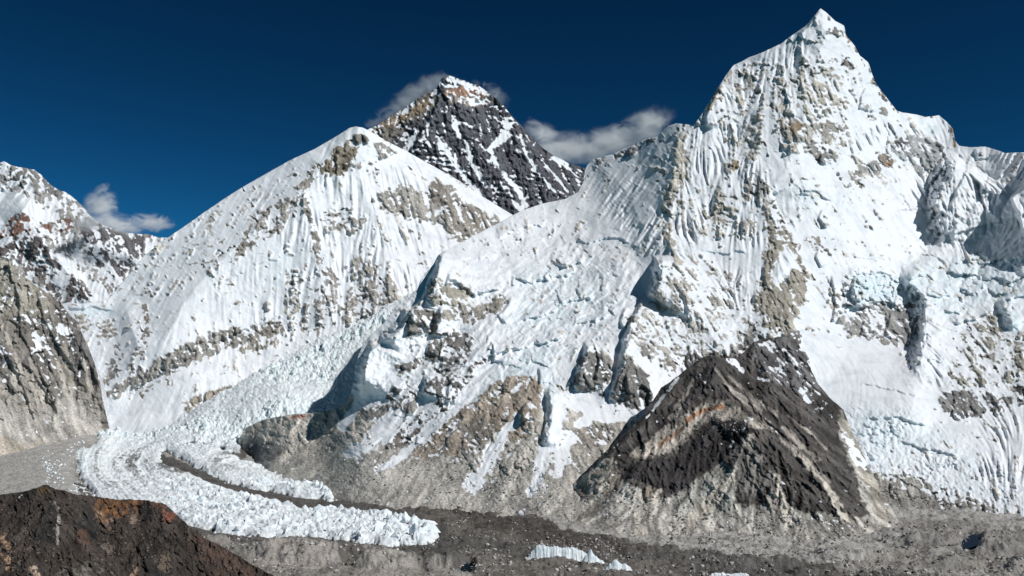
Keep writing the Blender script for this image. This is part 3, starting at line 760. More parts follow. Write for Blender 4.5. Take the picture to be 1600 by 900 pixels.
for pl, a, R in (([(645, 482), (640, 500), (636, 520)], 10, 22), ([(686, 478), (682, 505), (676, 525)], 10, 22), ([(671, 532), (668, 555)], 8, 20), ([(690, 528), (687, 562)], 7, 16), ([(800, 462), (790, 480), (776, 495)], 9, 22),
                 ([(662, 585), (664, 600), (660, 618)], 12, 24), ([(705, 590), (700, 612), (696, 630)], 8, 20), ([(770, 535), (771, 568)], 9, 20), ([(652, 680), (648, 692)], 6, 14), ([(612, 680), (604, 700)], 6, 14),
                 ([(702, 425), (697, 440), (698, 446)], 9, 22), ([(802, 430), (799, 446)], 7, 18), ([(768, 533), (762, 546)], 6, 14), ([(620, 630), (616, 650)], 4, 14), ([(638, 622), (634, 650)], 4, 14),
                 ([(968, 362), (975, 340), (972, 325)], 3, 20), ([(1012, 318), (1034, 345), (1056, 378), (1050, 395)], -3, 20),
                 ([(1024, 400), (1021, 425), (1022, 445), (1010, 464)], 24, 46), ([(1008, 463), (985, 500), (972, 532), (968, 565), (958, 600), (950, 628)], 13, 40), ([(975, 480), (968, 500), (972, 512)], 9, 18),
                 ([(914, 530), (911, 560), (900, 590), (896, 610)], 13, 34), ([(937, 560), (930, 590)], 6, 18), ([(1000, 600), (1014, 610), (1016, 640)], 10, 20), ([(842, 574), (843, 600)], 8, 14),
                 ([(853, 606), (855, 640), (850, 668), (846, 700)], 12, 24), ([(826, 626), (815, 640), (818, 660)], 12, 26), ([(1300, 428), (1301, 450), (1305, 480), (1300, 505)], 9, 22), ([(1392, 485), (1388, 505), (1380, 525)], 9, 22), ([(1350, 500), (1345, 525)], 6, 18),
                 ([(1517, 240), (1510, 265), (1498, 290), (1480, 330)], 7, 26),
                 ([(1130, 125), (1112, 158), (1104, 180), (1102, 200)], 9, 30), ([(1356, 132), (1346, 150), (1342, 172)], 9, 26), ([(1222, 135), (1232, 162), (1226, 180)], 7, 24),
                 ([(1392, 185), (1388, 215), (1386, 250)], 5, 20), ([(1624, 235), (1602, 285), (1580, 310), (1592, 345), (1604, 375), (1606, 400)], 36, 90), ([(1524, 232), (1527, 250)], 7, 20), ([(1545, 275), (1535, 295)], 8, 24), ([(1278, 390), (1274, 400), (1284, 420)], 6, 20), ([(1285, 325), (1280, 340), (1292, 358)], 7, 22),
                 ([(1205, 300), (1214, 325), (1222, 345)], -9, 20), ([(900, 450), (908, 468)], 7, 18), ([(869, 405), (884, 418)], 6, 16), ([(866, 450), (878, 475)], 6, 16)):
    E.cliff(pl, a * 1.45, R)
E.dome(829, 652, 17, 26, 14)
for pl, a, R in (([(695, 436), (718, 441), (732, 452), (744, 462), (760, 456), (792, 450)], 11, 26), ([(800, 434), (830, 442), (870, 436), (905, 430)], 8, 22), ([(815, 502), (850, 492), (890, 472), (930, 462)], 9, 22), ([(750, 566), (800, 546), (850, 538), (884, 520)], 10, 24),
                 ([(856, 410), (884, 417), (914, 406)], 8, 20), ([(900, 382), (950, 373), (990, 380)], 6, 22), ([(775, 374), (820, 354), (858, 350)], 6, 22), ([(895, 510), (930, 501), (958, 490)], 8, 18), ([(705, 412), (740, 404), (780, 408)], 4, 20),
                 ([(1318, 478), (1345, 478), (1385, 472), (1408, 482)], 12, 26), ([(1404, 430), (1428, 436), (1446, 430), (1462, 437)], 10, 20), ([(1478, 424), (1500, 432), (1530, 428)], 12, 24), ([(1540, 440), (1566, 433), (1580, 440), (1610, 430)], 10, 22), ([(1446, 456), (1468, 466), (1490, 461)], 9, 16), ([(1500, 450), (1520, 458), (1540, 450)], 8, 16), ([(1476, 484), (1496, 490), (1512, 484)], 8, 16), ([(1484, 506), (1520, 502), (1556, 482)], 11, 24), ([(1490, 410), (1520, 402), (1550, 406)], 7, 14), ([(1450, 400), (1475, 408)], 5, 12), ([(1568, 400), (1590, 408), (1640, 402)], 7, 14), ([(1440, 520), (1456, 526), (1476, 520)], 6, 14), ([(1450, 560), (1470, 566)], 5, 12),
                 ([(1250, 300), (1275, 297), (1298, 314)], 8, 20), ([(1330, 402), (1350, 407), (1380, 402)], 4, 16), ([(1420, 405), (1450, 400)], 3, 12), ([(1322, 430), (1360, 426), (1400, 430)], 7, 18), ([(1400, 330), (1430, 322), (1452, 330)], 4, 18), ([(1570, 470), (1600, 462), (1640, 468)], 9, 20),
                 ([(1350, 655), (1400, 650), (1450, 668)], 7, 18), ([(1400, 690), (1450, 700), (1500, 720)], 6, 18), ([(1340, 600), (1390, 606), (1440, 625)], 4, 18), ([(660, 690), (700, 668), (740, 640), (790, 600)], 5, 16), ([(1090, 390), (1130, 398), (1170, 392)], 4, 16)):
    E.cliff(pl, a * 1.2, R, 1.6, 1.8)
E.rough([(565, 600), (640, 480), (680, 420), (800, 430), (800, 500), (740, 570), (680, 640), (570, 660)], 9, 62, 571)
E.rough([(565, 600), (640, 480), (680, 440), (800, 440), (800, 500), (740, 570), (680, 640), (570, 660)], 4, 22, 572)
E.rough([(880, 540), (1020, 470), (1240, 400), (1250, 530), (1100, 560), (1000, 660), (890, 620)], 9, 50, 573)
E.grooves([(1318, 425), (1410, 425), (1415, 485), (1320, 485)], 6, 88, 6, 40, 592, 4)
E.grooves([(560, 640), (690, 420), (900, 360), (1000, 400), (1000, 480), (880, 560), (700, 680)], 6, 140, 20, 90, 588)
E.grooves([(730, 480), (960, 400), (1000, 480), (880, 560), (700, 660), (640, 690)], 3.5, 140, 9, 55, 589)
E.rough([(690, 400), (785, 345), (920, 300), (1000, 400), (1000, 470), (880, 540), (760, 600), (800, 480)], 7, 80, 574)
E.rough([(740, 440), (900, 400), (1010, 440), (960, 500), (880, 560), (760, 620), (800, 500)], 4.5, 26, 575)
for pl_, am, la, sd_ in (([(700, 420), (820, 360), (960, 380), (1010, 440), (960, 500), (880, 560), (760, 620), (800, 500)], 5, 26, 583), ([(740, 440), (960, 410), (1000, 450), (870, 560), (760, 620), (800, 500)], 2.2, 10, 584),
                         ([(1420, 400), (1640, 390), (1640, 500), (1480, 520), (1440, 480)], 7, 22, 585), ([(1420, 400), (1640, 390), (1640, 500), (1440, 480)], 3, 9, 586), ([(1470, 320), (1570, 310), (1600, 410), (1480, 400)], 5, 26, 587), ([(1318, 425), (1410, 425), (1415, 485), (1320, 485)], 6, 9, 588), ([(1318, 425), (1410, 425), (1415, 485), (1320, 485)], 7, 22, 589)):
    w, m = E.area(pl_, 10)
    E.R[w] += am * m * sst(-0.2, 0.2, fbm(E.U[w], E.V[w], 60, 3, sd_ + 40)) * facets((E.U[w] + E.wu[w]) / la, (E.V[w] + E.wv[w]) / (la * 0.8), sd_)
E.rough([(540, 660), (545, 560), (600, 490), (690, 390), (700, 420), (620, 540), (580, 650)], 6, 20, 590)
E.rough([(1440, 240), (1640, 240), (1640, 420), (1460, 410)], 5, 60, 576)
E.rough([(1440, 260), (1640, 260), (1640, 410), (1460, 410)], 2, 16, 577)
E.rough([(1320, 420), (1640, 390), (1640, 620), (1480, 620), (1420, 600), (1400, 480), (1320, 480)], 7, 40, 578)
E.rough([(1080, 150), (1290, 20), (1400, 180), (1480, 200), (1400, 300), (1200, 280), (1090, 260)], 7, 70, 579)
E.rough([(1020, 220), (1090, 210), (1100, 440), (1040, 420)], 5, 30, 580)
E.rough([(690, 600), (850, 580), (870, 760), (560, 800), (380, 740), (380, 660), (560, 640)], 4, 34, 581)
E.dome(815, 348, 60, 22, 10, 1)
E.slab([(790, 400), (860, 380), (960, 400), (1000, 420), (960, 430), (880, 420), (820, 440)], 5, 5)
E.cliff([(900, 752), (960, 692), (1000, 655)], 0, 10)
# -- what is bare and what is white
E.stone(0.16, TAN, [(340, 0), (1800, 0), (1800, 900), (340, 900)], 0, warp=0)
apron = [(330, 620), (545, 615), (565, 640), (600, 690), (640, 690), (690, 650), (730, 610), (790, 600), (840, 590), (845, 640), (870, 690), (890, 640), (930, 650), (990, 640), (1000, 660), (1300, 650), (1330, 700), (1350, 735), (1420, 758), (1470, 772), (1535, 794), (1620, 826), (1800, 860), (1800, 900), (330, 900)]
E.stone(1.0, SCREE, apron, 4)
E.stone(1.0, (0.43, 0.40, 0.36), [(365, 700), (380, 668), (420, 652), (500, 645), (530, 660), (510, 700), (450, 720), (400, 725)], 6)
E.stone(1.0, (0.19, 0.19, 0.185), [(378, 690), (400, 695), (430, 690), (445, 700), (420, 722), (395, 720)], 4)
E.stone(1.0, (0.36, 0.20, 0.16), [(455, 652), (475, 650)], wd=3)
E.stone(0.9, (0.31, 0.265, 0.22), [(690, 640), (740, 600), (800, 590), (830, 585), (845, 600), (840, 640), (820, 690), (790, 690), (770, 660), (740, 700), (690, 710), (640, 720)], 5)
E.stone(0.95, (0.23, 0.21, 0.185), [(722, 665), (760, 650), (772, 670), (750, 700), (728, 695)], 4)
E.stone(0.9, (0.18, 0.165, 0.15), [(600, 700), (620, 672), (650, 650), (680, 640), (660, 670), (630, 700)], 4)
E.stone(0.86, (0.27, 0.25, 0.225), [(882, 675), (910, 668), (958, 662), (960, 685), (930, 702), (890, 695)], 3)
# left buttress
for val, col, pl in ((0.74, (0.33, 0.31, 0.265), [(668, 438), (690, 432), (706, 442), (722, 445), (732, 462), (716, 470), (680, 480), (668, 470)]),
                     (0.80, (0.30, 0.28, 0.25), [(684, 486), (700, 482), (735, 482), (760, 472), (785, 464), (795, 466), (790, 480), (765, 492), (745, 502), (728, 506), (705, 498), (686, 500)]),
                     (0.62, (0.33, 0.30, 0.25), [(690, 470), (720, 465), (735, 470), (720, 478), (692, 480)]),
                     (0.76, (0.20, 0.19, 0.175), [(640, 486), (668, 482), (684, 490), (686, 520), (672, 525), (650, 528), (634, 530)]),
                     (0.80, (0.175, 0.168, 0.16), [(670, 528), (695, 520), (720, 520), (742, 528), (738, 548), (725, 560), (700, 565), (668, 568)]),
                     (0.68, (0.20, 0.19, 0.18), [(615, 575), (640, 562), (668, 556), (672, 566), (640, 578), (622, 586)]),
                     (0.72, (0.165, 0.16, 0.155), [(668, 590), (690, 582), (712, 584), (735, 588), (730, 605), (712, 622), (690, 635), (670, 630), (662, 610)]),
                     (0.74, (0.22, 0.21, 0.20), [(562, 645), (590, 635), (615, 632), (640, 626), (655, 628), (645, 648), (620, 648), (600, 652), (575, 655), (560, 652)]),
                     (0.6, (0.20, 0.195, 0.185), [(600, 610), (640, 600), (660, 620), (640, 630), (605, 630)]),
                     (0.62, (0.20, 0.19, 0.18), [(640, 655), (670, 648), (690, 640), (680, 660), (650, 668)]),
                     (0.84, (0.20, 0.175, 0.16), [(726, 575), (742, 566), (763, 556), (764, 566), (745, 578), (730, 580)]),
                     (0.66, (0.20, 0.195, 0.185), [(690, 560), (740, 560), (720, 580), (680, 585)]),
                     (0.55, (0.28, 0.26, 0.23), [(805, 490), (825, 486), (832, 490), (815, 496)]), (0.60, (0.26, 0.24, 0.22), [(815, 530), (835, 526), (855, 524), (850, 530), (820, 535)])):
    E.stone(val, col, pl, 2)
# middle rocks
for val, col, pl in ((0.90, (0.16, 0.155, 0.148), [(985, 558), (1005, 580), (1020, 605), (1022, 625), (1008, 640), (985, 640), (958, 628), (962, 590), (972, 565)]),
                     (0.84, (0.19, 0.185, 0.178), [(905, 555), (930, 548), (955, 558), (952, 600), (942, 622), (915, 612), (895, 605)]),
                     (0.58, (0.25, 0.24, 0.225), [(975, 500), (1010, 490), (1040, 500), (1060, 520), (1040, 545), (1010, 560), (980, 545)]),
                     (0.56, (0.26, 0.245, 0.22), [(1060, 440), (1085, 430), (1110, 440), (1115, 480), (1140, 500), (1170, 500), (1170, 540), (1120, 540), (1080, 520), (1060, 490)]),
                     (0.64, (0.27, 0.25, 0.225), [(1060, 520), (1100, 520), (1150, 530), (1180, 545), (1160, 570), (1100, 560), (1060, 575), (1040, 590), (1025, 560)]),
                     (0.45, (0.29, 0.27, 0.24), [(1170, 500), (1200, 515), (1215, 535), (1180, 530)])):
    E.stone(val, col, pl, 3)
# tan ribs on the wall
E.stone(0.86, (0.17, 0.165, 0.16), [(1060, 575), (1085, 545), (1110, 522), (1150, 508), (1200, 502), (1240, 512), (1262, 540), (1270, 580), (1200, 600), (1080, 600)], 6)
E.stone(0.28, (0.42, 0.395, 0.35), [(1108, 140), (1150, 105), (1200, 95), (1230, 110), (1265, 90), (1310, 95), (1335, 115), (1340, 160), (1330, 215), (1300, 260), (1240, 235), (1180, 250), (1130, 215)], 12)
E.stone(0.32, (0.40, 0.375, 0.335), [(1050, 300), (1180, 280), (1200, 330), (1180, 370), (1070, 370)], 10)
E.stone(0.34, (0.38, 0.36, 0.33), [(1040, 420), (1120, 400), (1180, 480), (1160, 540), (1040, 560), (980, 520)], 10)
TN = (0.42, 0.395, 0.35)
E.stone(0.74, TN, [(1064, 208), (1058, 235), (1070, 255), (1064, 280), (1050, 300), (1042, 340)], wd=13, wd1=9)
E.stone(0.62, TN, [(1042, 340), (1044, 370), (1056, 400), (1064, 425), (1076, 445)], wd=8, wd1=6)
E.stone(0.52, TN, [(1014, 246), (1034, 240), (1044, 270), (1036, 285), (1020, 275)], 3)
E.stone(0.54, TN, [(1086, 320), (1110, 312), (1130, 300), (1150, 302), (1160, 325), (1150, 340), (1120, 345), (1095, 338)], 4)
E.stone(0.42, TN, [(1095, 340), (1160, 330), (1165, 350), (1110, 355)], 4)
E.stone(0.72, (0.24, 0.23, 0.215), [(1165, 282), (1182, 268), (1196, 280), (1202, 300), (1192, 312), (1172, 308)], 3)
E.stone(0.9, (0.27, 0.22, 0.16), [(1142, 252), (1155, 248), (1156, 258), (1144, 270)], 2)
E.stone(0.7, (0.27, 0.26, 0.25), [(1128, 258), (1142, 256), (1142, 278), (1132, 272)], 2)
E.stone(0.80, (0.31, 0.285, 0.245), [(1195, 318), (1212, 312), (1225, 345), (1240, 372), (1252, 400), (1262, 432), (1256, 470), (1240, 500), (1228, 528), (1210, 535), (1192, 510), (1180, 480), (1188, 430), (1196, 380)], 4)
E.stone(0.78, (0.17, 0.165, 0.16), [(1208, 318), (1216, 335), (1224, 350)], wd=4)
E.stone(0.08, None, [(1228, 378), (1247, 400), (1238, 425), (1215, 450), (1202, 440), (1212, 410)], 3)
E.stone(0.5, (0.30, 0.28, 0.255), [(1250, 365), (1280, 375), (1310, 375), (1305, 400), (1280, 395), (1262, 385)], 4)
E.stone(0.52, (0.22, 0.21, 0.2), [(1262, 96), (1275, 86), (1300, 92), (1336, 100), (1338, 110), (1310, 106), (1285, 100)], 2)
E.stone(0.58, (0.20, 0.19, 0.18), [(1288, 50), (1292, 40), (1310, 44), (1320, 52), (1316, 68), (1308, 56), (1296, 52)], 2)
E.stone(0.64, (0.30, 0.235, 0.17), [(1322, 50), (1338, 75), (1346, 92), (1360, 108), (1366, 130), (1382, 150), (1402, 174)], wd=5, wd1=4)
E.stone(0.52, TN, [(1265, 100), (1290, 105), (1310, 112), (1320, 130), (1305, 150), (1300, 165), (1272, 170), (1258, 150), (1258, 130)], 4)
E.stone(0.56, (0.33, 0.285, 0.22), [(1186, 150), (1190, 175), (1192, 205)], wd=6)
E.stone(0.50, TN, [(1224, 102), (1230, 118), (1228, 132)], wd=5)
E.stone(0.64, (0.33, 0.27, 0.20), [(1124, 138), (1118, 152), (1110, 170)], wd=5)
E.stone(0.44, TN, [(1150, 150), (1165, 160), (1175, 175), (1160, 180)], 3)
E.stone(0.55, (0.30, 0.285, 0.26), [(1196, 205), (1215, 192), (1250, 186), (1290, 186), (1322, 192), (1328, 205), (1300, 214), (1262, 214), (1240, 222), (1210, 215)], 3)
E.stone(0.84, (0.27, 0.215, 0.15), [(1230, 196), (1246, 190), (1258, 194), (1258, 206), (1238, 208)], 2)
E.stone(0.56, TN, [(1164, 234), (1176, 222), (1190, 232), (1194, 242), (1176, 248)], 2)
E.stone(0.60, (0.26, 0.25, 0.235), [(1258, 226), (1275, 220), (1290, 238), (1312, 246), (1312, 258), (1286, 254), (1266, 248)], 3)
E.stone(0.56, (0.28, 0.26, 0.235), [(1310, 266), (1335, 268), (1352, 280), (1350, 296), (1328, 298), (1312, 285)], 3)
E.stone(0.44, (0.30, 0.285, 0.265), [(1342, 166), (1370, 160), (1398, 172), (1394, 184), (1360, 184)], 3)
E.stone(0.62, (0.24, 0.235, 0.23), [(1338, 262), (1366, 250), (1380, 262), (1372, 272), (1350, 270)], 3)
E.stone(0.88, (0.21, 0.185, 0.16), [(1366, 242), (1380, 238), (1392, 242), (1394, 258), (1384, 262), (1376, 252)], 1)
E.stone(0.95, (0.36, 0.24, 0.15), [(1380, 250), (1388, 247), (1391, 256), (1385, 262)], 1)
E.stone(0.80, SLAB, [(1394, 226), (1410, 212), (1430, 211), (1450, 216), (1470, 224), (1488, 230), (1478, 245), (1462, 256), (1445, 272), (1432, 268), (1428, 256), (1412, 250), (1398, 240)], 2)
E.stone(0.80, (0.17, 0.165, 0.16), [(1394, 228), (1410, 214), (1428, 212), (1418, 222), (1404, 232)], 2)
E.stone(0.8, (0.30, 0.22, 0.14), [(1488, 200), (1491, 215), (1492, 228)], wd=3)
E.stone(0.5, (0.22, 0.22, 0.22), [(918, 262), (926, 250), (953, 243), (987, 229), (1027, 214), (1043, 198), (1058, 194), (1080, 197), (1068, 205), (1040, 222), (1010, 232), (960, 250), (935, 268)], 2)
# right-hand cliffs
for val, col, pl in ((0.62, (0.26, 0.255, 0.245), [(1318, 512), (1330, 495), (1345, 478), (1385, 476), (1408, 490), (1406, 540), (1385, 538), (1345, 530)]),
                     (0.80, (0.22, 0.22, 0.22), [(1396, 480), (1430, 470), (1434, 500), (1434, 530), (1420, 545), (1405, 535), (1402, 505)]),
                     (0.52, (0.26, 0.25, 0.235), [(1302, 450), (1318, 455), (1330, 480), (1320, 505), (1304, 500)]),
                     (0.50, (0.29, 0.275, 0.235), [(1498, 520), (1525, 505), (1550, 496), (1565, 505), (1565, 530), (1610, 520), (1640, 560), (1610, 600), (1560, 600), (1520, 606), (1480, 604), (1490, 560), (1500, 540)]),
                     (0.80, (0.20, 0.195, 0.19), [(1466, 618), (1500, 608), (1520, 612), (1560, 616), (1582, 622), (1576, 640), (1545, 644), (1525, 655), (1496, 648), (1470, 634)]),
                     (0.85, (0.16, 0.155, 0.155), [(1578, 606), (1604, 600), (1640, 620), (1640, 640), (1600, 636)]),
                     (0.4, (0.28, 0.265, 0.24), [(1500, 500), (1530, 495), (1560, 500), (1520, 525)])):
    E.stone(val, col, pl, 3)
# white aprons, couloirs and ice tongues over the rock
E.stone(0.0, None, [(1245, 528), (1300, 545), (1370, 540), (1420, 580), (1450, 620), (1470, 660), (1460, 690), (1340, 690), (1300, 630), (1270, 580)], 4)
for pl, w0, w1 in (([(880, 500), (830, 540), (790, 570), (750, 602), (715, 632), (685, 660), (655, 688), (622, 715), (590, 735)], 16, 5), ([(845, 560), (862, 600), (862, 650), (865, 690), (868, 715)], 11, 16),
                   ([(862, 690), (850, 720), (838, 752), (830, 770)], 22, 8), ([(885, 690), (880, 715), (870, 735)], 16, 10), ([(808, 652), (785, 685), (765, 715), (745, 745), (738, 758)], 9, 16),
                   ([(950, 640), (930, 652), (905, 660)], 11, 8), ([(990, 645), (960, 655), (920, 650)], 9, 9), ([(562, 622), (550, 645), (535, 665)], 9, 8), ([(618, 648), (600, 670), (575, 692), (552, 702)], 13, 16),
                   ([(640, 652), (615, 672), (600, 690)], 8, 8), ([(1042, 600), (1015, 640), (985, 675), (955, 705)], 5, 3), ([(815, 600), (800, 612)], 4, 3)):
    E.stone(0.05, None, pl, wd=w0, wd1=w1)
E.stone(0.40, (0.33, 0.31, 0.28), [(865, 690), (862, 730), (848, 770)], wd=5)
# dusty moraine at the foot of the right-hand glacier
E.stone(1.0, (0.27, 0.255, 0.235), [(1350, 745), (1420, 760), (1470, 776), (1535, 800), (1620, 830), (1800, 860), (1800, 900), (1340, 900)], 5)
E.stone(0.62, (0.27, 0.26, 0.24), [(1345, 725), (1420, 745), (1480, 762), (1540, 785), (1620, 815), (1620, 840), (1530, 800), (1470, 780), (1410, 765)], 5)
# blue ice
for val, pl, sf in ((0.6, [(1322, 430), (1360, 428), (1400, 432), (1420, 445), (1400, 468), (1370, 470), (1345, 478), (1330, 460)], 4), (0.45, [(1400, 420), (1600, 400), (1600, 480), (1480, 480), (1420, 450)], 14),
                    (0.8, [(1555, 470), (1585, 485), (1600, 500), (1600, 530), (1575, 515)], 4), (0.8, [(1448, 448), (1462, 455), (1478, 472), (1468, 476), (1452, 462)], 3), (0.45, [(1330, 640), (1400, 645), (1430, 700), (1380, 720), (1330, 680)], 16),
                    (0.5, [(830, 540), (860, 530), (850, 580), (800, 600), (740, 640), (745, 610)], 5), (0.35, [(800, 420), (900, 420), (1000, 460), (900, 520), (800, 520)], 14), (0.55, [(1440, 190), (1465, 195), (1470, 212), (1445, 208)], 3),
                    (0.7, [(838, 578), (845, 580), (846, 606), (838, 606)], 2), (0.35, [(1245, 290), (1285, 300), (1290, 330), (1255, 320)], 6), (0.8, [(572, 545), (590, 535), (588, 552), (576, 560)], 2), (0.6, [(1512, 232), (1528, 232), (1530, 250), (1518, 246)], 2)):
    E.blue(val, pl, sf)
fl = np.full_like(E.Y, 0.15)
for pl, val, sf in (([(1085, 205), (1160, 200), (1200, 290), (1170, 320), (1110, 330), (1080, 400), (1050, 420), (1055, 320), (1072, 260)], 1.5, 8), ([(1110, 160), (1190, 90), (1260, 50), (1260, 180), (1200, 200), (1120, 210)], 0.9, 10),
                    ([(920, 270), (1040, 240), (1050, 330), (1020, 380), (930, 330)], 1.0, 10), ([(1340, 185), (1400, 190), (1400, 260), (1350, 265), (1320, 240)], 1.6, 6), ([(1300, 100), (1360, 130), (1400, 180), (1330, 190), (1290, 160)], 0.7, 8),
                    ([(1500, 232), (1600, 240), (1600, 270), (1540, 270)], 1.6, 5), ([(1180, 420), (1240, 380), (1240, 430), (1180, 480)], 0.9, 5), ([(1150, 340), (1200, 330), (1195, 400), (1180, 480), (1100, 480), (1110, 400)], 1.0, 8),
                    ([(1400, 190), (1490, 195), (1490, 225), (1410, 215)], 1.0, 5), ([(1400, 270), (1450, 280), (1450, 330), (1420, 340)], 0.8, 6), ([(970, 330), (1050, 350), (1050, 395), (990, 400)], 1.5, 4), ([(1440, 470), (1480, 480), (1470, 600), (1430, 600)], 0.9, 8),
                    ([(1440, 240), (1640, 260), (1640, 400), (1450, 400)], 1.3, 12), ([(1510, 660), (1600, 640), (1640, 760), (1530, 760)], 0.9, 10), ([(740, 650), (800, 650), (760, 760), (730, 760)], 0.9, 6), ([(540, 650), (640, 650), (600, 710), (545, 710)], 0.7, 5)):
    w, m = E.area(pl, sf); fl[w] = fl[w] * (1 - m) + val * m
E.weather(crag=1.2, snow=0.9, flute=fl, break_up=1.3, strata=0.9, strata_tilt=-0.15)
# scree runs smoother than cliffs
w, m = E.area([(330, 720), (540, 690), (620, 720), (700, 710), (760, 760), (900, 720), (960, 740), (1400, 780), (1800, 860), (1800, 900), (330, 900)], 10)
E.R[w] += m * (-0.86 * E.rk[w] + 0.8 * E.st2[w] + 1.6 * fbm(E.U[w], E.V[w], 9, 4, 591, 0.65, True) + 3.0 * fbm(E.U[w], E.V[w], 46, 3, 592, 0.5, True))
# broken ice
for pl, cell, amp, sf, bl in (([(1320, 640), (1360, 630), (1440, 650), (1510, 690), (1600, 760), (1640, 820), (1540, 800), (1420, 760), (1350, 740), (1325, 690)], 11, 5.0, 16, 0.3), ([(1330, 645), (1400, 640), (1420, 680), (1380, 700), (1330, 690)], 15, 7, 14, 0.5),
                              ([(1420, 405), (1600, 390), (1640, 440), (1600, 480), (1540, 480), (1480, 500), (1430, 460)], 17, 6, 8, 0.4), ([(1480, 300), (1560, 290), (1600, 400), (1480, 400)], 26, 6, 10, 0.0),
                              ([(840, 540), (880, 540), (870, 680), (850, 640)], 12, 4.5, 5, 0.4),
                              ([(1240, 285), (1300, 290), (1330, 330), (1280, 345), (1240, 320)], 16, 4.5, 6, 0.3), ([(1330, 430), (1430, 425), (1430, 460), (1340, 470)], 12, 4, 4, 0.8)):
    w, m = E.area(pl, sf)
    full = np.zeros_like(E.Y); full[w] = m
    E.fractured(full * (1 - E.rock), cell, amp, 600 + cell, blue=bl)
E_PARTS = [('rock_knob', [(815, 632), (824, 626), (838, 630), (848, 640), (848, 668), (838, 682), (826, 676), (814, 660)], 'rounded grey rock knob beside the ice tongue'),
           ('scree_slope', [(330, 620), (545, 615), (565, 655), (600, 710), (690, 700), (740, 760), (830, 775), (900, 740), (960, 690), (1000, 660), (1000, 900), (330, 900)], 'grey tan scree and moraine at the foot of the wall'),
           ('rubble_slope', [(1000, 660), (1300, 660), (1345, 740), (1420, 760), (1470, 776), (1535, 798), (1620, 828), (1800, 860), (1800, 900), (1000, 900)], 'grey rubble below the broken glacier'),
           ('broken_glacier', [(1245, 528), (1320, 545), (1420, 580), (1460, 610), (1475, 640), (1520, 660), (1590, 640), (1720, 620), (1720, 850), (1620, 828), (1535, 798), (1470, 776), (1345, 740), (1310, 680), (1270, 590)], 'broken white glacier falling to the valley'),
           ('hanging_glacier', [(1318, 425), (1400, 405), (1500, 400), (1720, 380), (1720, 500), (1600, 520), (1560, 480), (1500, 500), (1480, 600), (1430, 600), (1420, 560), (1440, 500), (1410, 460), (1345, 480)], 'hanging glacier with blue ice cliffs'),
           ('rock_cliff', [(892, 600), (905, 552), (930, 545), (958, 556), (985, 556), (1020, 600), (1022, 640), (985, 642)], 'dark rock cliff'),
           ('snow_shoulder', [(686, 398), (780, 345), (912, 290), (930, 330), (1000, 400), (1000, 455), (970, 480), (900, 540), (866, 600), (866, 720), (830, 770), (850, 600), (800, 590), (700, 660), (600, 730), (700, 630), (800, 520), (790, 440), (700, 440), (680, 420)], 'smooth white ice shoulder with a long snow tongue')]
tag(E.build('great_snow_mountain', MAT, parts=E_PARTS, back=1.0), 'huge white fluted mountain wall rising to a sharp snow peak', 'mountain', 'structure')

# ------------------------------------------------------------------ dark spur in front of the wall
S = Sheet(top=[(876, 772), (890, 760), (905, 749), (930, 722), (960, 692), (985, 668), (1005, 650), (1033, 606), (1048, 596), (1062, 585), (1090, 563), (1104, 556), (1113, 554), (1130, 560), (1150, 560), (1168, 545), (1178, 534), (1200, 528), (1222, 526), (1240, 529),
               (1247, 535), (1256, 556), (1266, 575), (1278, 600), (1300, 625), (1318, 640), (1330, 672), (1345, 700), (1360, 735), (1380, 775), (1400, 805), (1420, 850), (1440, 880)],
          bot=[(876, 840), (950, 870), (1100, 890), (1300, 905), (1440, 905)],
          ctrl=[(880, 780, 2.48), (890, 762, 2.50), (905, 749, 2.50), (960, 692, 2.55), (1005, 650, 2.68), (1062, 585, 2.9), (1113, 554, 3.0), (1150, 560, 3.0), (1222, 526, 3.15), (1256, 556, 3.02), (1300, 640, 2.74), (1345, 710, 2.55), (1400, 810, 2.3), (1420, 850, 2.15),
                (930, 800, 2.29), (880, 810, 2.33), (880, 835, 2.22), (940, 840, 2.12), (1000, 790, 2.26), (1000, 845, 2.08), (1050, 700, 2.5), (1100, 800, 2.2), (1110, 640, 2.68), (1180, 700, 2.42), (1250, 700, 2.45), (1250, 800, 2.17), (1340, 820, 2.18), (1200, 860, 2.05), (1350, 880, 2.0), (1200, 620, 2.75), (1440, 890, 2.0)],
          seed=700, jag=1.6, jag_lam=14, frag=0.22)
S.ridge([(1113, 554), (1120, 590), (1140, 630), (1180, 670), (1220, 700), (1260, 740), (1310, 790), (1350, 806)], 30, 85, 1.1)
S.ridge([(1113, 554), (1060, 600), (1010, 655), (965, 700), (905, 752)], 14, 40)
S.ridge([(1113, 554), (1105, 590), (1085, 625), (1060, 660)], 8, 26)
S.ridge([(1160, 662), (1120, 665), (1080, 700), (1040, 720), (990, 735)], 16, 45)
S.ridge([(1222, 530), (1240, 590), (1270, 640), (1310, 700), (1340, 750)], 20, 60)
S.ridge([(1180, 545), (1205, 600), (1240, 660), (1290, 730)], 14, 34)
S.ridge([(1170, 680), (1150, 720), (1140, 770)], 10, 28)
for pl, a, R in (([(1118, 560), (1112, 590), (1096, 615)], 9, 24), ([(1062, 588), (1030, 625), (1000, 660), (960, 698), (925, 735), (900, 758)], 14, 40), ([(1116, 650), (1095, 670), (1060, 700), (1050, 720)], -6, 30), ([(1130, 745), (1108, 770), (1100, 790)], 7, 20), ([(1008, 760), (1006, 775), (1012, 785)], 6, 14),
                 ([(1175, 530), (1185, 560), (1200, 590)], 6, 18), ([(1345, 712), (1360, 760), (1372, 800)], -6, 26)):
    S.cliff(pl, a, R)
S.stone(1.0, (0.080, 0.073, 0.069), [(860, 500), (1460, 500), (1460, 920), (860, 920)], 0, warp=0)
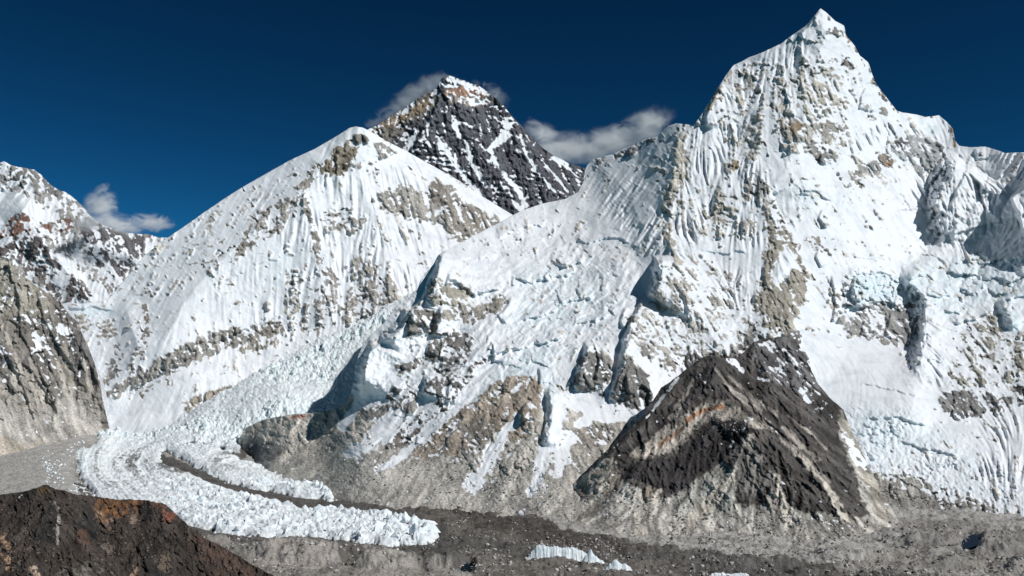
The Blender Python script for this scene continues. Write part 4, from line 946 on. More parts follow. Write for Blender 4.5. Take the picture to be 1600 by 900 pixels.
S.stone(1.0, SCREE, [(860, 780), (905, 752), (930, 728), (955, 715), (965, 740), (975, 752), (1010, 772), (1020, 785), (1060, 775), (1095, 745), (1130, 720), (1150, 735), (1150, 790), (1200, 790), (1260, 800), (1330, 808), (1362, 812), (1345, 770), (1330, 720), (1312, 680), (1310, 635), (1345, 690), (1400, 800), (1460, 900), (1460, 920), (860, 920)], 4)
S.stone(1.0, (0.30, 0.265, 0.225), [(890, 765), (930, 735), (955, 720), (968, 745), (950, 775), (910, 785)], 6)
S.stone(1.0, (0.045, 0.041, 0.042), [(962, 720), (1000, 690), (1030, 655), (1060, 625), (1080, 590), (1100, 575), (1085, 620), (1050, 660), (1010, 700), (970, 722)], 5)
S.stone(1.0, (0.040, 0.036, 0.037), [(1115, 655), (1140, 652), (1165, 660), (1185, 672), (1170, 690), (1140, 700), (1120, 725), (1090, 745), (1060, 768), (1030, 772), (1005, 752), (970, 738), (985, 728), (1020, 715), (1050, 718), (1080, 690)], 5)
S.stone(1.0, (0.045, 0.041, 0.042), [(1098, 575), (1112, 560), (1112, 590), (1102, 622), (1092, 610)], 4)
S.stone(1.0, (0.37, 0.335, 0.295), [(1125, 622), (1145, 632), (1180, 655), (1205, 672), (1180, 668), (1150, 655), (1115, 652), (1085, 672), (1070, 690), (1040, 710), (1000, 715), (970, 728), (1000, 705), (1030, 690), (1060, 660), (1080, 640)], 4)
S.stone(1.0, (0.34, 0.19, 0.12), [(1130, 635), (1105, 640), (1085, 648), (1072, 660)], wd=4, wd1=3)
S.stone(1.0, (0.30, 0.19, 0.135), [(1065, 668), (1040, 690), (1030, 695)], wd=3)
for pl, w0, w1 in (([(1085, 590), (1072, 610), (1058, 640), (1050, 650)], 3, 4), ([(1118, 575), (1135, 600), (1160, 625), (1185, 650), (1200, 665)], 2, 5), ([(1140, 590), (1165, 612), (1195, 635), (1215, 650)], 2, 3), ([(1225, 668), (1245, 690), (1262, 705), (1280, 718)], 4, 4),
                   ([(1205, 670), (1235, 695), (1260, 725), (1290, 750)], 3, 5), ([(1155, 600), (1190, 640)], 1.5, 2.5), ([(1170, 690), (1172, 720), (1168, 745)], 8, 6), ([(1045, 665), (1020, 690), (985, 710)], 4, 3), ([(1195, 735), (1200, 770), (1212, 790)], 6, 8), ([(1230, 650), (1262, 672), (1290, 700)], 1.5, 2)):
    S.stone(1.0, (0.27, 0.245, 0.22), pl, wd=w0 * 1.25, wd1=w1 * 1.4)
S.stone(1.0, (0.33, 0.325, 0.30), [(1040, 800), (1060, 775), (1080, 755), (1110, 742), (1140, 745), (1150, 770), (1140, 800), (1100, 805), (1070, 815)], 4)
S.stone(1.0, (0.20, 0.17, 0.14), [(1010, 757), (1022, 760), (1018, 785), (1000, 780)], 3)
S.stone(1.0, (0.16, 0.15, 0.14), [(1145, 705), (1190, 700), (1195, 730), (1215, 745), (1200, 775), (1160, 770), (1140, 740)], 6)
for pl, w0, w1 in (([(1150, 735), (1120, 770), (1090, 810)], 6, 16), ([(1030, 770), (1010, 800), (1000, 830)], 5, 14), ([(1215, 745), (1220, 780), (1230, 815)], 5, 12), ([(1290, 755), (1310, 790), (1325, 815)], 4, 9), ([(960, 720), (935, 760), (920, 800)], 6, 16)):
    S.stone(1.0, (0.40, 0.37, 0.325), pl, wd=w0, wd1=w1)
S.stone(0.80, (0.115, 0.11, 0.112), [(1170, 550), (1180, 535), (1222, 527), (1245, 532), (1262, 575), (1280, 605), (1275, 630), (1240, 610), (1200, 590)], 4)
S.stone(1.0, (0.36, 0.33, 0.285), [(1306, 640), (1330, 690), (1345, 740), (1362, 780), (1372, 812), (1392, 815), (1380, 770), (1352, 700), (1322, 650)], 4)
for pl, w0, w1 in (([(1140, 560), (1152, 572), (1160, 580)], 5, 4), ([(1240, 560), (1250, 585)], 5, 4), ([(1252, 610), (1262, 626)], 5, 4), ([(1185, 590), (1200, 595)], 4, 3), ([(1215, 560), (1225, 570)], 2, 2), ([(1060, 590), (1030, 628), (1008, 655)], 2.5, 2)):
    S.stone(0.1, None, pl, wd=w0, wd1=w1)
for pl, w0 in (([(1320, 680), (1345, 715), (1352, 730)], 5), ([(1330, 705), (1340, 725)], 4)):
    S.stone(0.3, None, pl, wd=w0)
S.grooves([(1113, 554), (1250, 526), (1420, 860), (1200, 800), (1120, 640)], 8, 52, 15, 110, 773)
S.grooves([(890, 760), (1113, 554), (1120, 640), (1000, 780)], 8, 128, 15, 110, 774)
S.rough([(880, 760), (1113, 554), (1250, 526), (1420, 860), (880, 860)], 10, 60, 771)
S.rough([(960, 740), (1100, 560), (1250, 530), (1370, 800), (1000, 800)], 5, 26, 772)
S.weather(crag=0.8, rill=2.0, streak=0.34, flute_amp=0.7, break_up=1.0, strata=0.5, strata_tilt=0.6, lam=30)
w, m = S.area([(860, 780), (905, 752), (955, 715), (1010, 785), (1060, 800), (1200, 800), (1370, 830), (1460, 850), (1460, 920), (860, 920)], 8)
S.R[w] += m * (-0.85 * S.rk[w] + 0.8 * S.st2[w] + 1.6 * fbm(S.U[w], S.V[w], 9, 4, 791, 0.65, True) + 4.0 * fbm(S.U[w], S.V[w], 40, 3, 792, 0.5, True))
w, m = (None, None) if True else S.area([(970, 725), (1030, 690), (1100, 650), (1200, 670), (1100, 760), (1010, 760)], 10)
tag(S.build('dark_rock_spur', MAT, parts=[('scree_slope', [(860, 780), (905, 752), (930, 728), (955, 715), (965, 740), (975, 752), (1010, 785), (1050, 800), (1150, 800), (1260, 806), (1368, 816), (1345, 770), (1312, 680), (1310, 635), (1345, 690), (1400, 800), (1460, 900), (1460, 920), (860, 920)], 'pale grey scree skirt'),
                                         ('snowy_crag', [(1165, 552), (1178, 530), (1247, 525), (1262, 575), (1282, 605), (1276, 632), (1240, 612), (1200, 592)], 'dark crag flecked with snow')], back=0.25),
    'near black triangular rock spur streaked with pale scree in front of the white wall', 'rock spur', 'structure')


# ================================================================== THE VALLEY
# ------------------------------------------------------------------ debris-covered valley floor
ICE_AREAS = [[(150, 660), (262, 655), (300, 625), (370, 570), (450, 520), (580, 480), (720, 400), (720, 600), (560, 640), (400, 665), (378, 690), (372, 712), (340, 695), (300, 690), (262, 700), (245, 712), (262, 731), (290, 739), (340, 757), (380, 771), (420, 784), (470, 793), (540, 796), (600, 801), (640, 808), (680, 824), (691, 838),
              (668, 850), (620, 853), (560, 848), (500, 839), (440, 836), (400, 838), (350, 834), (300, 822), (255, 808), (200, 800), (150, 780), (120, 735), (118, 712), (150, 690)],
             [(255, 695), (300, 688), (340, 695), (385, 720), (430, 735), (480, 751), (545, 780), (540, 784), (480, 778), (430, 769), (380, 762), (340, 748), (305, 731), (290, 718), (268, 709)]]
FLOOR = [(u_, v_, y_) for u_ in (-60, 200, 450, 700, 1000, 1350, 1700) for v_, y_ in ((675, 3.98), (700, 3.75), (730, 3.39), (760, 2.93), (800, 2.46), (850, 2.02), (925, 1.56))]
G = Sheet(top=[(-100, 680), (1800, 680)], bot=[(-100, 925), (1800, 925)], ctrl=FLOOR, seed=800, step=1.8, vstep=1.1, jag=0)
gx = (G.U - CX) / F * G.Y
h1 = fbm(gx, G.Y, 170, 3, 811); h2 = fbm(gx, G.Y, 60, 5, 821, 0.55, True); h3 = fbm(gx, G.Y, 14, 3, 831, 0.55, True)
h4 = fbm(gx, G.Y, 26, 3, 841, 0.55, True)
h5 = fbm(gx / 3.0 + G.Y * 0.25, G.Y - 0.25 * gx, 90, 4, 881, 0.55, True)       # moraine ridges lying along the valley
G.H = 13 * h5 + 10 * h1 + 9 * h2 + 4 * h4 + 2.6 * h3 - 6


def mound(u, v, ru, rv, h):
    global gx
    q = ((G.U + G.wu - u) / ru) ** 2 + ((G.V + 0.4 * G.wv - v) / rv) ** 2
    G.H += h * np.clip(1 - q, 0, 1) ** 0.8 * (0.8 + 0.4 * fbm(gx, G.Y, 40, 3, 851, 0.6, True))


for a_ in ((470, 872, 70, 12, 26), (600, 884, 60, 10, 24), (545, 868, 40, 8, 14), (690, 880, 50, 9, 20), (400, 866, 50, 8, 16), (1180, 886, 90, 8, 14), (1330, 872, 70, 9, 16), (1450, 850, 50, 8, 14),
           (1560, 860, 50, 9, 18), (1480, 885, 60, 7, 14), (1600, 890, 60, 8, 16), (1400, 840, 40, 7, 12), (740, 850, 50, 6, 8), (1060, 872, 60, 6, 9), (330, 850, 30, 6, 8)):
    mound(a_[0], a_[1], a_[2], a_[3], a_[4] * 1.35)
DEB = (0.096, 0.090, 0.084)
G.rock[:] = 1.0
G.tint[:] = (0.32, 0.312, 0.296)
G.stone(1.0, DEB, [(230, 705), (300, 725), (420, 760), (545, 780), (640, 786), (700, 790), (760, 802), (830, 808), (900, 835), (1000, 851), (1100, 866), (1250, 886), (1450, 902), (1700, 915), (1700, 960), (-60, 960), (-60, 700)], 3)
G.stone(1.0, (0.38, 0.37, 0.345), [(-60, 680), (160, 670), (200, 690), (130, 705), (112, 725), (140, 760), (110, 765), (-60, 800)], 4)
G.stone(0.95, (0.10, 0.098, 0.095), [(78, 730), (100, 726), (120, 740), (150, 760), (130, 770), (100, 750)], 4)
G.stone(1.0, (0.115, 0.105, 0.095), [(560, 795), (700, 800), (800, 825), (850, 850), (800, 850), (700, 835), (640, 800)], 6)
G.stone(1.0, (0.072, 0.064, 0.058), [(690, 795), (760, 806), (850, 818), (900, 842), (1000, 858), (960, 868), (860, 850), (740, 825)], 6)
G.stone(1.0, (0.225, 0.212, 0.195), [(340, 845), (380, 848), (420, 845), (470, 840), (540, 850), (620, 860), (640, 880), (720, 892), (760, 900), (760, 960), (300, 960), (310, 838)], 4)
G.stone(1.0, (0.29, 0.268, 0.245), [(430, 850), (470, 846), (520, 856), (530, 872), (500, 890), (440, 896), (400, 880)], 4)
G.stone(1.0, (0.28, 0.26, 0.238), [(560, 868), (600, 862), (640, 880), (650, 905), (560, 905)], 4)
G.stone(1.0, (0.115, 0.108, 0.10), [(520, 850), (560, 852), (580, 870), (545, 885), (525, 868)], 4)
G.stone(1.0, (0.10, 0.095, 0.09), [(300, 830), (420, 838), (450, 840), (400, 852), (350, 850)], 4)
G.stone(1.0, (0.14, 0.13, 0.118), [(740, 865), (820, 880), (1000, 880), (1060, 895), (1060, 960), (740, 960)], 6)
G.stone(1.0, (0.24, 0.228, 0.21), [(1000, 852), (1100, 868), (1250, 888), (1350, 880), (1420, 850), (1500, 860), (1700, 880), (1700, 900), (1450, 900), (1200, 888)], 6)
G.stone(1.0, (0.22, 0.21, 0.198), [(1400, 810), (1500, 815), (1700, 850), (1700, 900), (1420, 870)], 6)
for pl in ICE_AREAS:
    w, m = G.area(pl, 6, 0.6)
    G.H[w] = G.H[w] * (1 - m) - 15 * m
PONDS_AND_SHADE = [('dark blue patch painted for the shade on a steep ice face in the grey rubble', (0.012, 0.020, 0.034), [(1503, 838), (1512, 832), (1524, 829), (1536, 830), (1534, 846), (1530, 857), (1518, 862), (1504, 861), (1499, 851)]),  # flat patch, its dark blue painted for shade on a steep ice face
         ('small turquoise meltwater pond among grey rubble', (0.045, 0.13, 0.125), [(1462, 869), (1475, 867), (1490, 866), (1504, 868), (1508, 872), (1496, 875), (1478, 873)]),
         ('dark little pit at the foot of an ice face', (0.006, 0.012, 0.018), [(716, 879), (726, 875), (738, 876), (742, 886), (736, 896), (724, 895), (717, 888)])]  # near-black flat patch laid for a small pit
for _, _, pl in PONDS_AND_SHADE:
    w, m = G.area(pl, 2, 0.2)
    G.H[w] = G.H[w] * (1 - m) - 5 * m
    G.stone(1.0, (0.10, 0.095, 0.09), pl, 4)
tn = fbm(gx, G.Y, 70, 5, 861, 0.62); tn2 = fbm(gx, G.Y, 12, 3, 871, 0.6)
G.tint *= np.clip(1 + 0.55 * tn + 0.4 * tn2 + 0.10 * h2, 0.45, 1.8)[..., None]
tag(G.build('valley_ground', MAT_MORAINE, back=0), 'grey and brown rubble covering the valley floor', None, 'structure')


def pond(label, col, poly):  # lays the turquoise pond and also the dark patch painted for shade
    m = bpy.data.materials.new('pond_or_shade_colour'); m.use_nodes = True
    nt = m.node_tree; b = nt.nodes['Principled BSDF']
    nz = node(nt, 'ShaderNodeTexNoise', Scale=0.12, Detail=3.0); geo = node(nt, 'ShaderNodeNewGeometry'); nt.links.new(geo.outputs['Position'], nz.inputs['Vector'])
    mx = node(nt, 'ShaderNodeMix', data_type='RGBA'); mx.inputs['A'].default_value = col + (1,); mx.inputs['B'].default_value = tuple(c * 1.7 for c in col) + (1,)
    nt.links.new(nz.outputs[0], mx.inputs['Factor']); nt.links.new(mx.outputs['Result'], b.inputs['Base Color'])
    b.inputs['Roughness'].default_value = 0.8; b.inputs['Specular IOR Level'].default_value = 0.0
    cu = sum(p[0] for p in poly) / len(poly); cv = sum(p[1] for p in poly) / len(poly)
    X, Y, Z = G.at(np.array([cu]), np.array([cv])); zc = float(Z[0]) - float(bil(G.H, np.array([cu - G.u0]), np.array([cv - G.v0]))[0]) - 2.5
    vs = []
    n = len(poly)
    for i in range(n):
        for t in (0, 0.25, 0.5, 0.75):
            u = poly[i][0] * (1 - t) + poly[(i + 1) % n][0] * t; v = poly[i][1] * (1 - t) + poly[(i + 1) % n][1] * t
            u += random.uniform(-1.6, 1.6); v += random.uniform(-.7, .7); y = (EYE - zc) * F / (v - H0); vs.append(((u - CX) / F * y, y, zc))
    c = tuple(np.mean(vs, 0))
    me = bpy.data.meshes.new('pond_or_shade_patch')
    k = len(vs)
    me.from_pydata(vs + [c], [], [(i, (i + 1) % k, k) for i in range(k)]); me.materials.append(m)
    o = bpy.data.objects.new('pond_or_shade_patch', me); scn.collection.objects.link(o)
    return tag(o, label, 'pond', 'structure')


for lb, co_, pl in PONDS_AND_SHADE:
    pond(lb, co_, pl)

# ------------------------------------------------------------------ the icefall and the glacier
I = Sheet(top=[(-60, 726), (0, 716), (70, 698), (145, 676), (160, 671), (200, 672), (262, 667), (282, 654), (300, 641), (330, 625), (370, 601), (410, 578), (450, 555), (490, 534), (540, 514), (580, 497), (620, 470), (700, 430)],
          bot=[(-60, 800), (150, 812), (250, 816), (300, 826), (350, 842), (440, 848), (560, 862), (640, 866), (700, 860)],
          ctrl=[(600, 480, 4.42), (500, 520, 4.36), (400, 568, 4.24), (300, 640, 4.03), (262, 668, 3.96), (160, 672, 3.98), (560, 600, 3.90), (450, 640, 3.78), (400, 655, 3.77), (350, 680, 3.74), (330, 640, 3.95), (450, 580, 4.08), (520, 560, 4.12), (700, 460, 4.5), (700, 600, 4.0)]
          + [c for c in FLOOR if c[0] <= 1000 and c[1] > 690 and not (c[0] == 450 and c[1] < 720)], seed=900, step=1.2, vstep=0.8, jag=1.2, jag_lam=12)
im = np.zeros_like(I.Y)
for pl in ICE_AREAS:
    w, m = I.area(pl, 4, 1.3); m = sst(0.25, 0.75, m + 4.5 * m * (1 - m) * (fbm(((I.U - CX) / F * I.Y)[w], I.Y[w], 75, 4, 907, 0.6) + 0.5 * I.nf[w])); im[w] = np.maximum(im[w], m)
ix = (I.U - CX) / F * I.Y
c1, c2, cr = worley(ix / 30 + 0.5 * fbm(ix, I.Y, 60, 2, 911), I.Y / 34, 921)
d1, d2, dr = worley(ix / 13, I.Y / 15, 931)
cone = (1.0 - np.clip(c1, 0, 1)) * (0.55 + 0.75 * cr)
flat = sst(670, 720, I.V)                                     # blocks in the steep fall, pinnacles on the tongue
blocks = 1.2 * facets(ix / 40 + I.nf, I.Y / 60, 923) + 0.6 * facets(ix / 17, I.Y / 22, 924) + 0.5 * (cr - 0.4) * 1.3 + (dr - 0.5) * 0.7 - 0.8 * (1 - sst(0, 0.18, c2 - c1))
cl = [(560, 500), (450, 590), (360, 650), (290, 680), (215, 700), (190, 730), (230, 765), (320, 795), (420, 815), (520, 822), (620, 832), (700, 842)]
cd, cs, ct = seg_dist(I.U, I.V, cl)
band = fbm(np.sign(cs) * cd / 1.3 + 3 * I.nf, ct * 110, 9, 4, 981, 0.6)               # ridges and dirt lines carried along the flow
patch = sst(-0.2, 0.25, fbm(ix, I.Y, 330, 4, 971))
shape = flat * ((2 + 8 * patch) * cone + 6 * (1 - np.clip(d1, 0, 1)) * (0.5 + dr) + 9 * fbm(ix, I.Y, 150, 3, 941, 0.5, True) + 17 * band + 3 * fbm(ix, I.Y, 9, 3, 943, 0.6, True)) + (1 - flat) * ((4 + 10 * patch) * blocks + 4 * (1 - d1) + 16 * fbm(ix, I.Y, 170, 4, 945, 0.55) + 8 * band)
mixed, mm_ = I.area([(-70, 690), (130, 670), (150, 700), (110, 740), (160, 800), (-70, 810)], 12)
dirty = np.zeros_like(I.Y); dirty[mixed] = mm_
imb = np.minimum(im, blur(im, 4)) ** 1.3
I.H = imb * (0.9 * shape + 6) - (1 - imb) * (11 - 17 * dirty) + dirty * (1 - im) * 5 * fbm(ix, I.Y, 40, 4, 951, 0.6, True)
n = fbm(ix, I.Y, 50, 5, 961, 0.6)
I.tint *= np.clip(1 + 0.5 * band + 0.5 * n, 0.5, 1.6)[..., None]
I.rock = sst(0.32, 0.68, 1 - im * (1.12 - 0.9 * np.clip(-band - 0.10, 0, 1) * flat - 0.10 * (1 - sst(0.0, 0.3, c2 - c1))) + 0.35 * n)
I.tint[:] = DEB
w, m = I.area([(-70, 680), (200, 660), (240, 690), (130, 700), (120, 740), (170, 800), (-70, 810)], 8)
I.tint[w] = I.tint[w] * (1 - m[..., None]) + np.array((0.37, 0.36, 0.34)) * m[..., None]
for val, pl, sf in ((0.25, [(180, 665), (260, 662), (320, 690), (300, 705), (220, 700), (190, 690)], 8), (0.32, [(110, 720), (160, 700), (200, 720), (180, 770), (140, 770)], 10)):
    w, m = I.area(pl, sf); I.rock[w] = np.maximum(I.rock[w], sst(0.35, 0.65, val * m + 0.45 * n[w]) * 0.8)
gd = np.zeros_like(I.Y)
for pl in ([(110, 700), (260, 690), (330, 740), (260, 780), (140, 780)], [(255, 690), (360, 690), (430, 735), (330, 745)]):
    w, m = I.area(pl, 14); gd[w] = np.maximum(gd[w], m)
I.rock = np.maximum(I.rock, 0.68 * gd * sst(-0.05, 0.35, band + 0.6 * n))
I.ice = np.clip(im * ((1 - flat) * (0.10 + 0.6 * patch * (1 - sst(0, 0.35, c2 - c1)) * (cr > 0.3)) + flat * 0.25 * (1 - cone)), 0, 1)
tag(I.build('glacier', MAT_ICE, parts=[('icefall', [(150, 660), (262, 650), (300, 610), (370, 560), (450, 510), (580, 470), (720, 390), (720, 650), (400, 690), (300, 668), (200, 676)], 'steep icefall of pale blue blocks')], back=0),
    'long white glacier bending out of the icefall into the valley', 'glacier', 'structure')


# ------------------------------------------------------------------ ice pinnacles standing on the tongue
def spire_mesh(seed):
    g = random.Random(seed)
    n = 9; rings = [(0.0, 1.0), (0.35, 0.82), (0.68, 0.48), (0.88, 0.22)]
    lean = (g.uniform(-.25, .25), g.uniform(-.2, .2)); el = g.uniform(.55, .9)
    ph = [g.uniform(.72, 1.25) for _ in range(n)]
    vs = []; fs = []
    for k, (h, r) in enumerate(rings):
        for i in range(n):
            a = 2 * math.pi * i / n
            q = r * ph[i] * g.uniform(.85, 1.15)
            vs.append((q * math.cos(a) * .5 + lean[0] * h, q * math.sin(a) * .5 * el + lean[1] * h, (h + (g.uniform(-.07, .07) if k else -0.45))))
    top = len(vs); vs.append((lean[0] * 1.05 + g.uniform(-.05, .05), lean[1], g.uniform(.98, 1.12)))
    sec = len(vs); vs.append((lean[0] + g.uniform(.12, .22), lean[1], g.uniform(.8, .95)))
    for k in range(len(rings) - 1):
        for i in range(n):
            j = (i + 1) % n
            a, b, c, d = k * n + i, k * n + j, (k + 1) * n + j, (k + 1) * n + i
            fs += [(a, b, c), (a, c, d)] if (i + k) % 2 else [(a, b, d), (b, c, d)]
    k = (len(rings) - 1) * n
    for i in range(n):
        j = (i + 1) % n
        fs.append((k + i, k + j, sec if i in (0, n - 1) else top))
    fs += [(k + 1, sec, top), (sec, k + n - 1, top)]
    me = bpy.data.meshes.new('ice_pinnacle'); me.from_pydata(vs, [], fs); me.materials.append(MAT_SERAC)
    return me


def serac_material():
    m = bpy.data.materials.new('serac_ice'); m.use_nodes = True
    nt = m.node_tree; b = nt.nodes['Principled BSDF']; L = nt.links.new
    geo = node(nt, 'ShaderNodeNewGeometry'); nz = node(nt, 'ShaderNodeTexNoise', Scale=0.14, Detail=5.0, Roughness=0.65); L(geo.outputs['Position'], nz.inputs['Vector'])
    mp = node(nt, 'ShaderNodeMapping'); mp.inputs['Scale'].default_value = (1, 1, 0.3); L(geo.outputs['Position'], mp.inputs[0])
    n2 = node(nt, 'ShaderNodeTexNoise', Scale=0.22, Detail=4.0); L(mp.outputs[0], n2.inputs['Vector'])
    cr = node(nt, 'ShaderNodeValToRGB'); L(n2.outputs[0], cr.inputs[0])
    cr.color_ramp.elements[0].position = .3; cr.color_ramp.elements[0].color = (.56, .68, .73, 1); cr.color_ramp.elements[1].position = .55; cr.color_ramp.elements[1].color = (.78, .82, .845, 1)
    L(cr.outputs[0], b.inputs['Base Color']); b.inputs['Roughness'].default_value = .5; b.inputs['Specular IOR Level'].default_value = .25
    bp = node(nt, 'ShaderNodeBump', Distance=2.5, Strength=.6); L(nz.outputs[0], bp.inputs['Height']); L(bp.outputs[0], b.inputs['Normal'])
    return m


MAT_SERAC = serac_material()
SPIRES = [spire_mesh(40 + k) for k in range(10)]
tongue = [(255, 752), (300, 758), (350, 771), (420, 790), (470, 797), (540, 800), (600, 805), (640, 812), (676, 826), (686, 838), (664, 847), (620, 850), (560, 845), (500, 836), (440, 833), (400, 835), (350, 831), (300, 819), (270, 808)]
row = [(330, 712), (385, 728), (430, 741), (480, 757), (542, 780), (480, 774), (430, 766), (380, 760), (335, 742)]
spots = []
gg = random.Random(5)
for poly, gap, lab, grp in ((tongue, 11.5, 'white ice pinnacle crowded among others on the main glacier tongue', 'ice pinnacles on the glacier tongue'), (row, 10.5, 'white ice pinnacle in the narrow row beyond the dark rubble band', 'ice pinnacles in the far row')):
    v = min(p[1] for p in poly)
    k = 0
    while v < max(p[1] for p in poly):
        u = min(p[0] for p in poly) + (k % 2) * gap / 2
        while u < max(p[0] for p in poly):
            q = (u + gg.uniform(-4, 4), v + gg.uniform(-2, 2))
            if in_poly(np.array([q[0]]), np.array([q[1]]), poly)[0]:
                spots.append((q, lab, grp))
            u += gap
        v += gap * 0.55; k += 1
gg.shuffle(spots)
spots.sort(key=lambda t: -t[0][1])
spots = spots[:290]
for (u, v), lab, grp in spots:
    X, Y, Z = I.at(np.array([u]), np.array([v]))
    hh = float(bil(I.H, np.array([u - I.u0]), np.array([v - I.v0]))[0])
    mp = float(Y[0]) / F
    big = 1.0 + 0.9 * max(0, (u - 560) / 120) + gg.uniform(-.3, .3)
    o = bpy.data.objects.new('ice_pinnacle', SPIRES[gg.randrange(len(SPIRES))])
    o.location = (float(X[0]), float(Y[0]), float(Z[0]) - 0.15 * hh)
    o.rotation_euler = (0, 0, gg.uniform(0, 6.28))
    o.scale = (mp * 12 * big * gg.uniform(.6, 1.7), mp * 12 * big * gg.uniform(.6, 1.5), mp * 5.6 * big * gg.uniform(.5, 1.5))
    scn.collection.objects.link(o)
    tag(o, lab, 'ice pinnacle', None, grp)


def ice_sail(name, label, prof, vb, depth, seed):
    """a free-standing wall of ice: jagged crest along prof [(u, v)], foot at elevation vb, real thickness"""
    us = np.linspace(prof[0][0], prof[-1][0], max(14, int((prof[-1][0] - prof[0][0]) / 1.1)))
    vt = np.interp(us, *zip(*prof)); vt = vt + 3.2 * fbm(us, us * 0 + seed, 9, 4, seed, 0.6, True) - 0.5
    vbm = np.interp(us, *zip(*vb)) if isinstance(vb, list) else np.full_like(us, vb)
    X, Y, Z = G.at(us, vbm)
    Yc = float(np.mean(Y)); mp = Yc / F
    n = len(us); K = 7
    vs = []
    for side in (-1, 1):
        for k in range(K + 1):
            t = k / K
            flute = (1 - t) * 0.35 + 0.65
            off = depth * mp * (1 - t) ** 0.75 * flute * (1 + 0.5 * fbm(us, us * 0 + 9.0 * side, 8, 3, seed + 3)) + mp * 1.6 * fbm(us, us * 0 + 4.0 * k, 5, 3, seed + 5, 0.5, True) * (1 - t)
            y = Yc + side * off
            zb = EYE + (H0 - vbm) / F * Yc - 6; zt = EYE + (H0 - vt) / F * Yc
            z = zb + (zt - zb) * t
            x = (us - CX) / F * Yc
            vs += [(float(x[i]), float(y[i]), float(z[i])) for i in range(n)]
    fs = []
    for s_ in (0, 1):
        b = s_ * (K + 1) * n
        for k in range(K):
            for i in range(n - 1):
                q = (b + k * n + i, b + k * n + i + 1, b + (k + 1) * n + i + 1, b + (k + 1) * n + i)
                fs.append(q if s_ == 0 else q[::-1])
    tb = (K + 1) * n
    for k in range(K):
        for i in (0, n - 1):
            fs.append((k * n + i, tb + k * n + i, tb + (k + 1) * n + i, (k + 1) * n + i))
    me = bpy.data.meshes.new(name); me.from_pydata(vs, [], fs); me.materials.append(MAT_SERAC)
    o = bpy.data.objects.new(name, me); scn.collection.objects.link(o)
    return tag(o, label, 'ice wall')


ice_sail('ice_wall', 'widest free standing white ice wall with a ragged crest on dark rubble', [(821, 873), (830, 862), (838, 853), (848, 850), (858, 854), (868, 852), (878, 855), (888, 853), (892, 858)], [(821, 874), (830, 882), (850, 879), (892, 872)], 10, 11)
ice_sail('ice_wall', 'double peaked white ice fin between the widest ice wall and the slim pointed one', [(886, 866), (891, 856), (896, 853), (902, 858), (908, 858), (918, 864), (925, 868)], [(886, 876), (925, 878)], 9, 23)
ice_sail('ice_wall', 'slim pointed white ice sail with a long low tail', [(908, 878), (916, 866), (923, 858), (930, 868), (938, 873), (948, 880)], [(908, 882), (948, 884)], 8, 37)
ice_sail('ice_wall', 'lowest white ice lump at the right end of the ice walls on dark rubble', [(944, 890), (952, 880), (963, 873), (970, 880), (980, 881), (991, 893)], [(944, 894), (991, 895)], 8, 53)
ice_sail('ice_wall', 'sliver of white ice on dark rubble at the lower edge of the photo', [(1108, 899), (1120, 893), (1140, 896), (1160, 894), (1182, 900)], [(1108, 903), (1182, 904)], 6, 71)

# ------------------------------------------------------------------ loose boulders
def boulders(name, sheet, areas, seed):
    g = np.random.default_rng(seed)
    ico = [(0, 0, 1), (.89, 0, .45), (.28, .85, .45), (-.72, .53, .45), (-.72, -.53, .45), (.28, -.85, .45), (.72, .53, -.45), (-.28, .85, -.45), (-.89, 0, -.45), (-.28, -.85, -.45), (.72, -.53, -.45), (0, 0, -1)]
    fc = np.array([(0, 1, 2), (0, 2, 3), (0, 3, 4), (0, 4, 5), (0, 5, 1), (1, 6, 2), (2, 7, 3), (3, 8, 4), (4, 9, 5), (5, 10, 1), (6, 7, 2), (7, 8, 3), (8, 9, 4), (9, 10, 5), (10, 6, 1)])
    ico = np.array(ico, np.float32)
    P = []; Q = []
    for poly, cnt, smin, smax in areas:
        xs = [p[0] for p in poly]; ys = [p[1] for p in poly]
        u = g.uniform(min(xs), max(xs), cnt * 3).astype(np.float32); v = g.uniform(min(ys), max(ys), cnt * 3).astype(np.float32)
        k = in_poly(u, v, poly) & (fbm(u, v, 40, 3, seed) + g.uniform(-.35, .35, len(u)) > 0.02)
        u, v = u[k][:cnt], v[k][:cnt]
        X, Y, Z = sheet.at(u, v)
        P.append(np.stack([X, Y, Z], -1)); Q.append(smin + (smax - smin) * g.random(len(u)) ** 4)
    P = np.concatenate(P); Q = np.concatenate(Q); n = len(P)
    co = ico[None] * g.uniform(0.65, 1.35, (n, 12, 1)) * (Q[:, None, None] * g.uniform(0.7, 1.3, (n, 1, 3)))
    a = g.uniform(0, 6.28, n); c, s_ = np.cos(a)[:, None], np.sin(a)[:, None]
    co = np.stack([co[..., 0] * c - co[..., 1] * s_, co[..., 0] * s_ + co[..., 1] * c, co[..., 2]], -1) + P[:, None]
    tri = (fc[None] + 12 * np.arange(n)[:, None, None]).reshape(-1, 3)
    tone = np.repeat(g.choice([0.13, 0.2, 0.3, 0.38, 0.5], n), 12)
    o = make_mesh(name, co.reshape(-1, 3), tri, np.ones(12 * n), np.zeros(12 * n), np.stack([tone, tone * 0.965, tone * 0.92], -1), MAT_MORAINE)
    o.data.polygons.foreach_set('use_smooth', np.zeros(len(tri), bool))
    return tag(o, None, None, 'stuff')


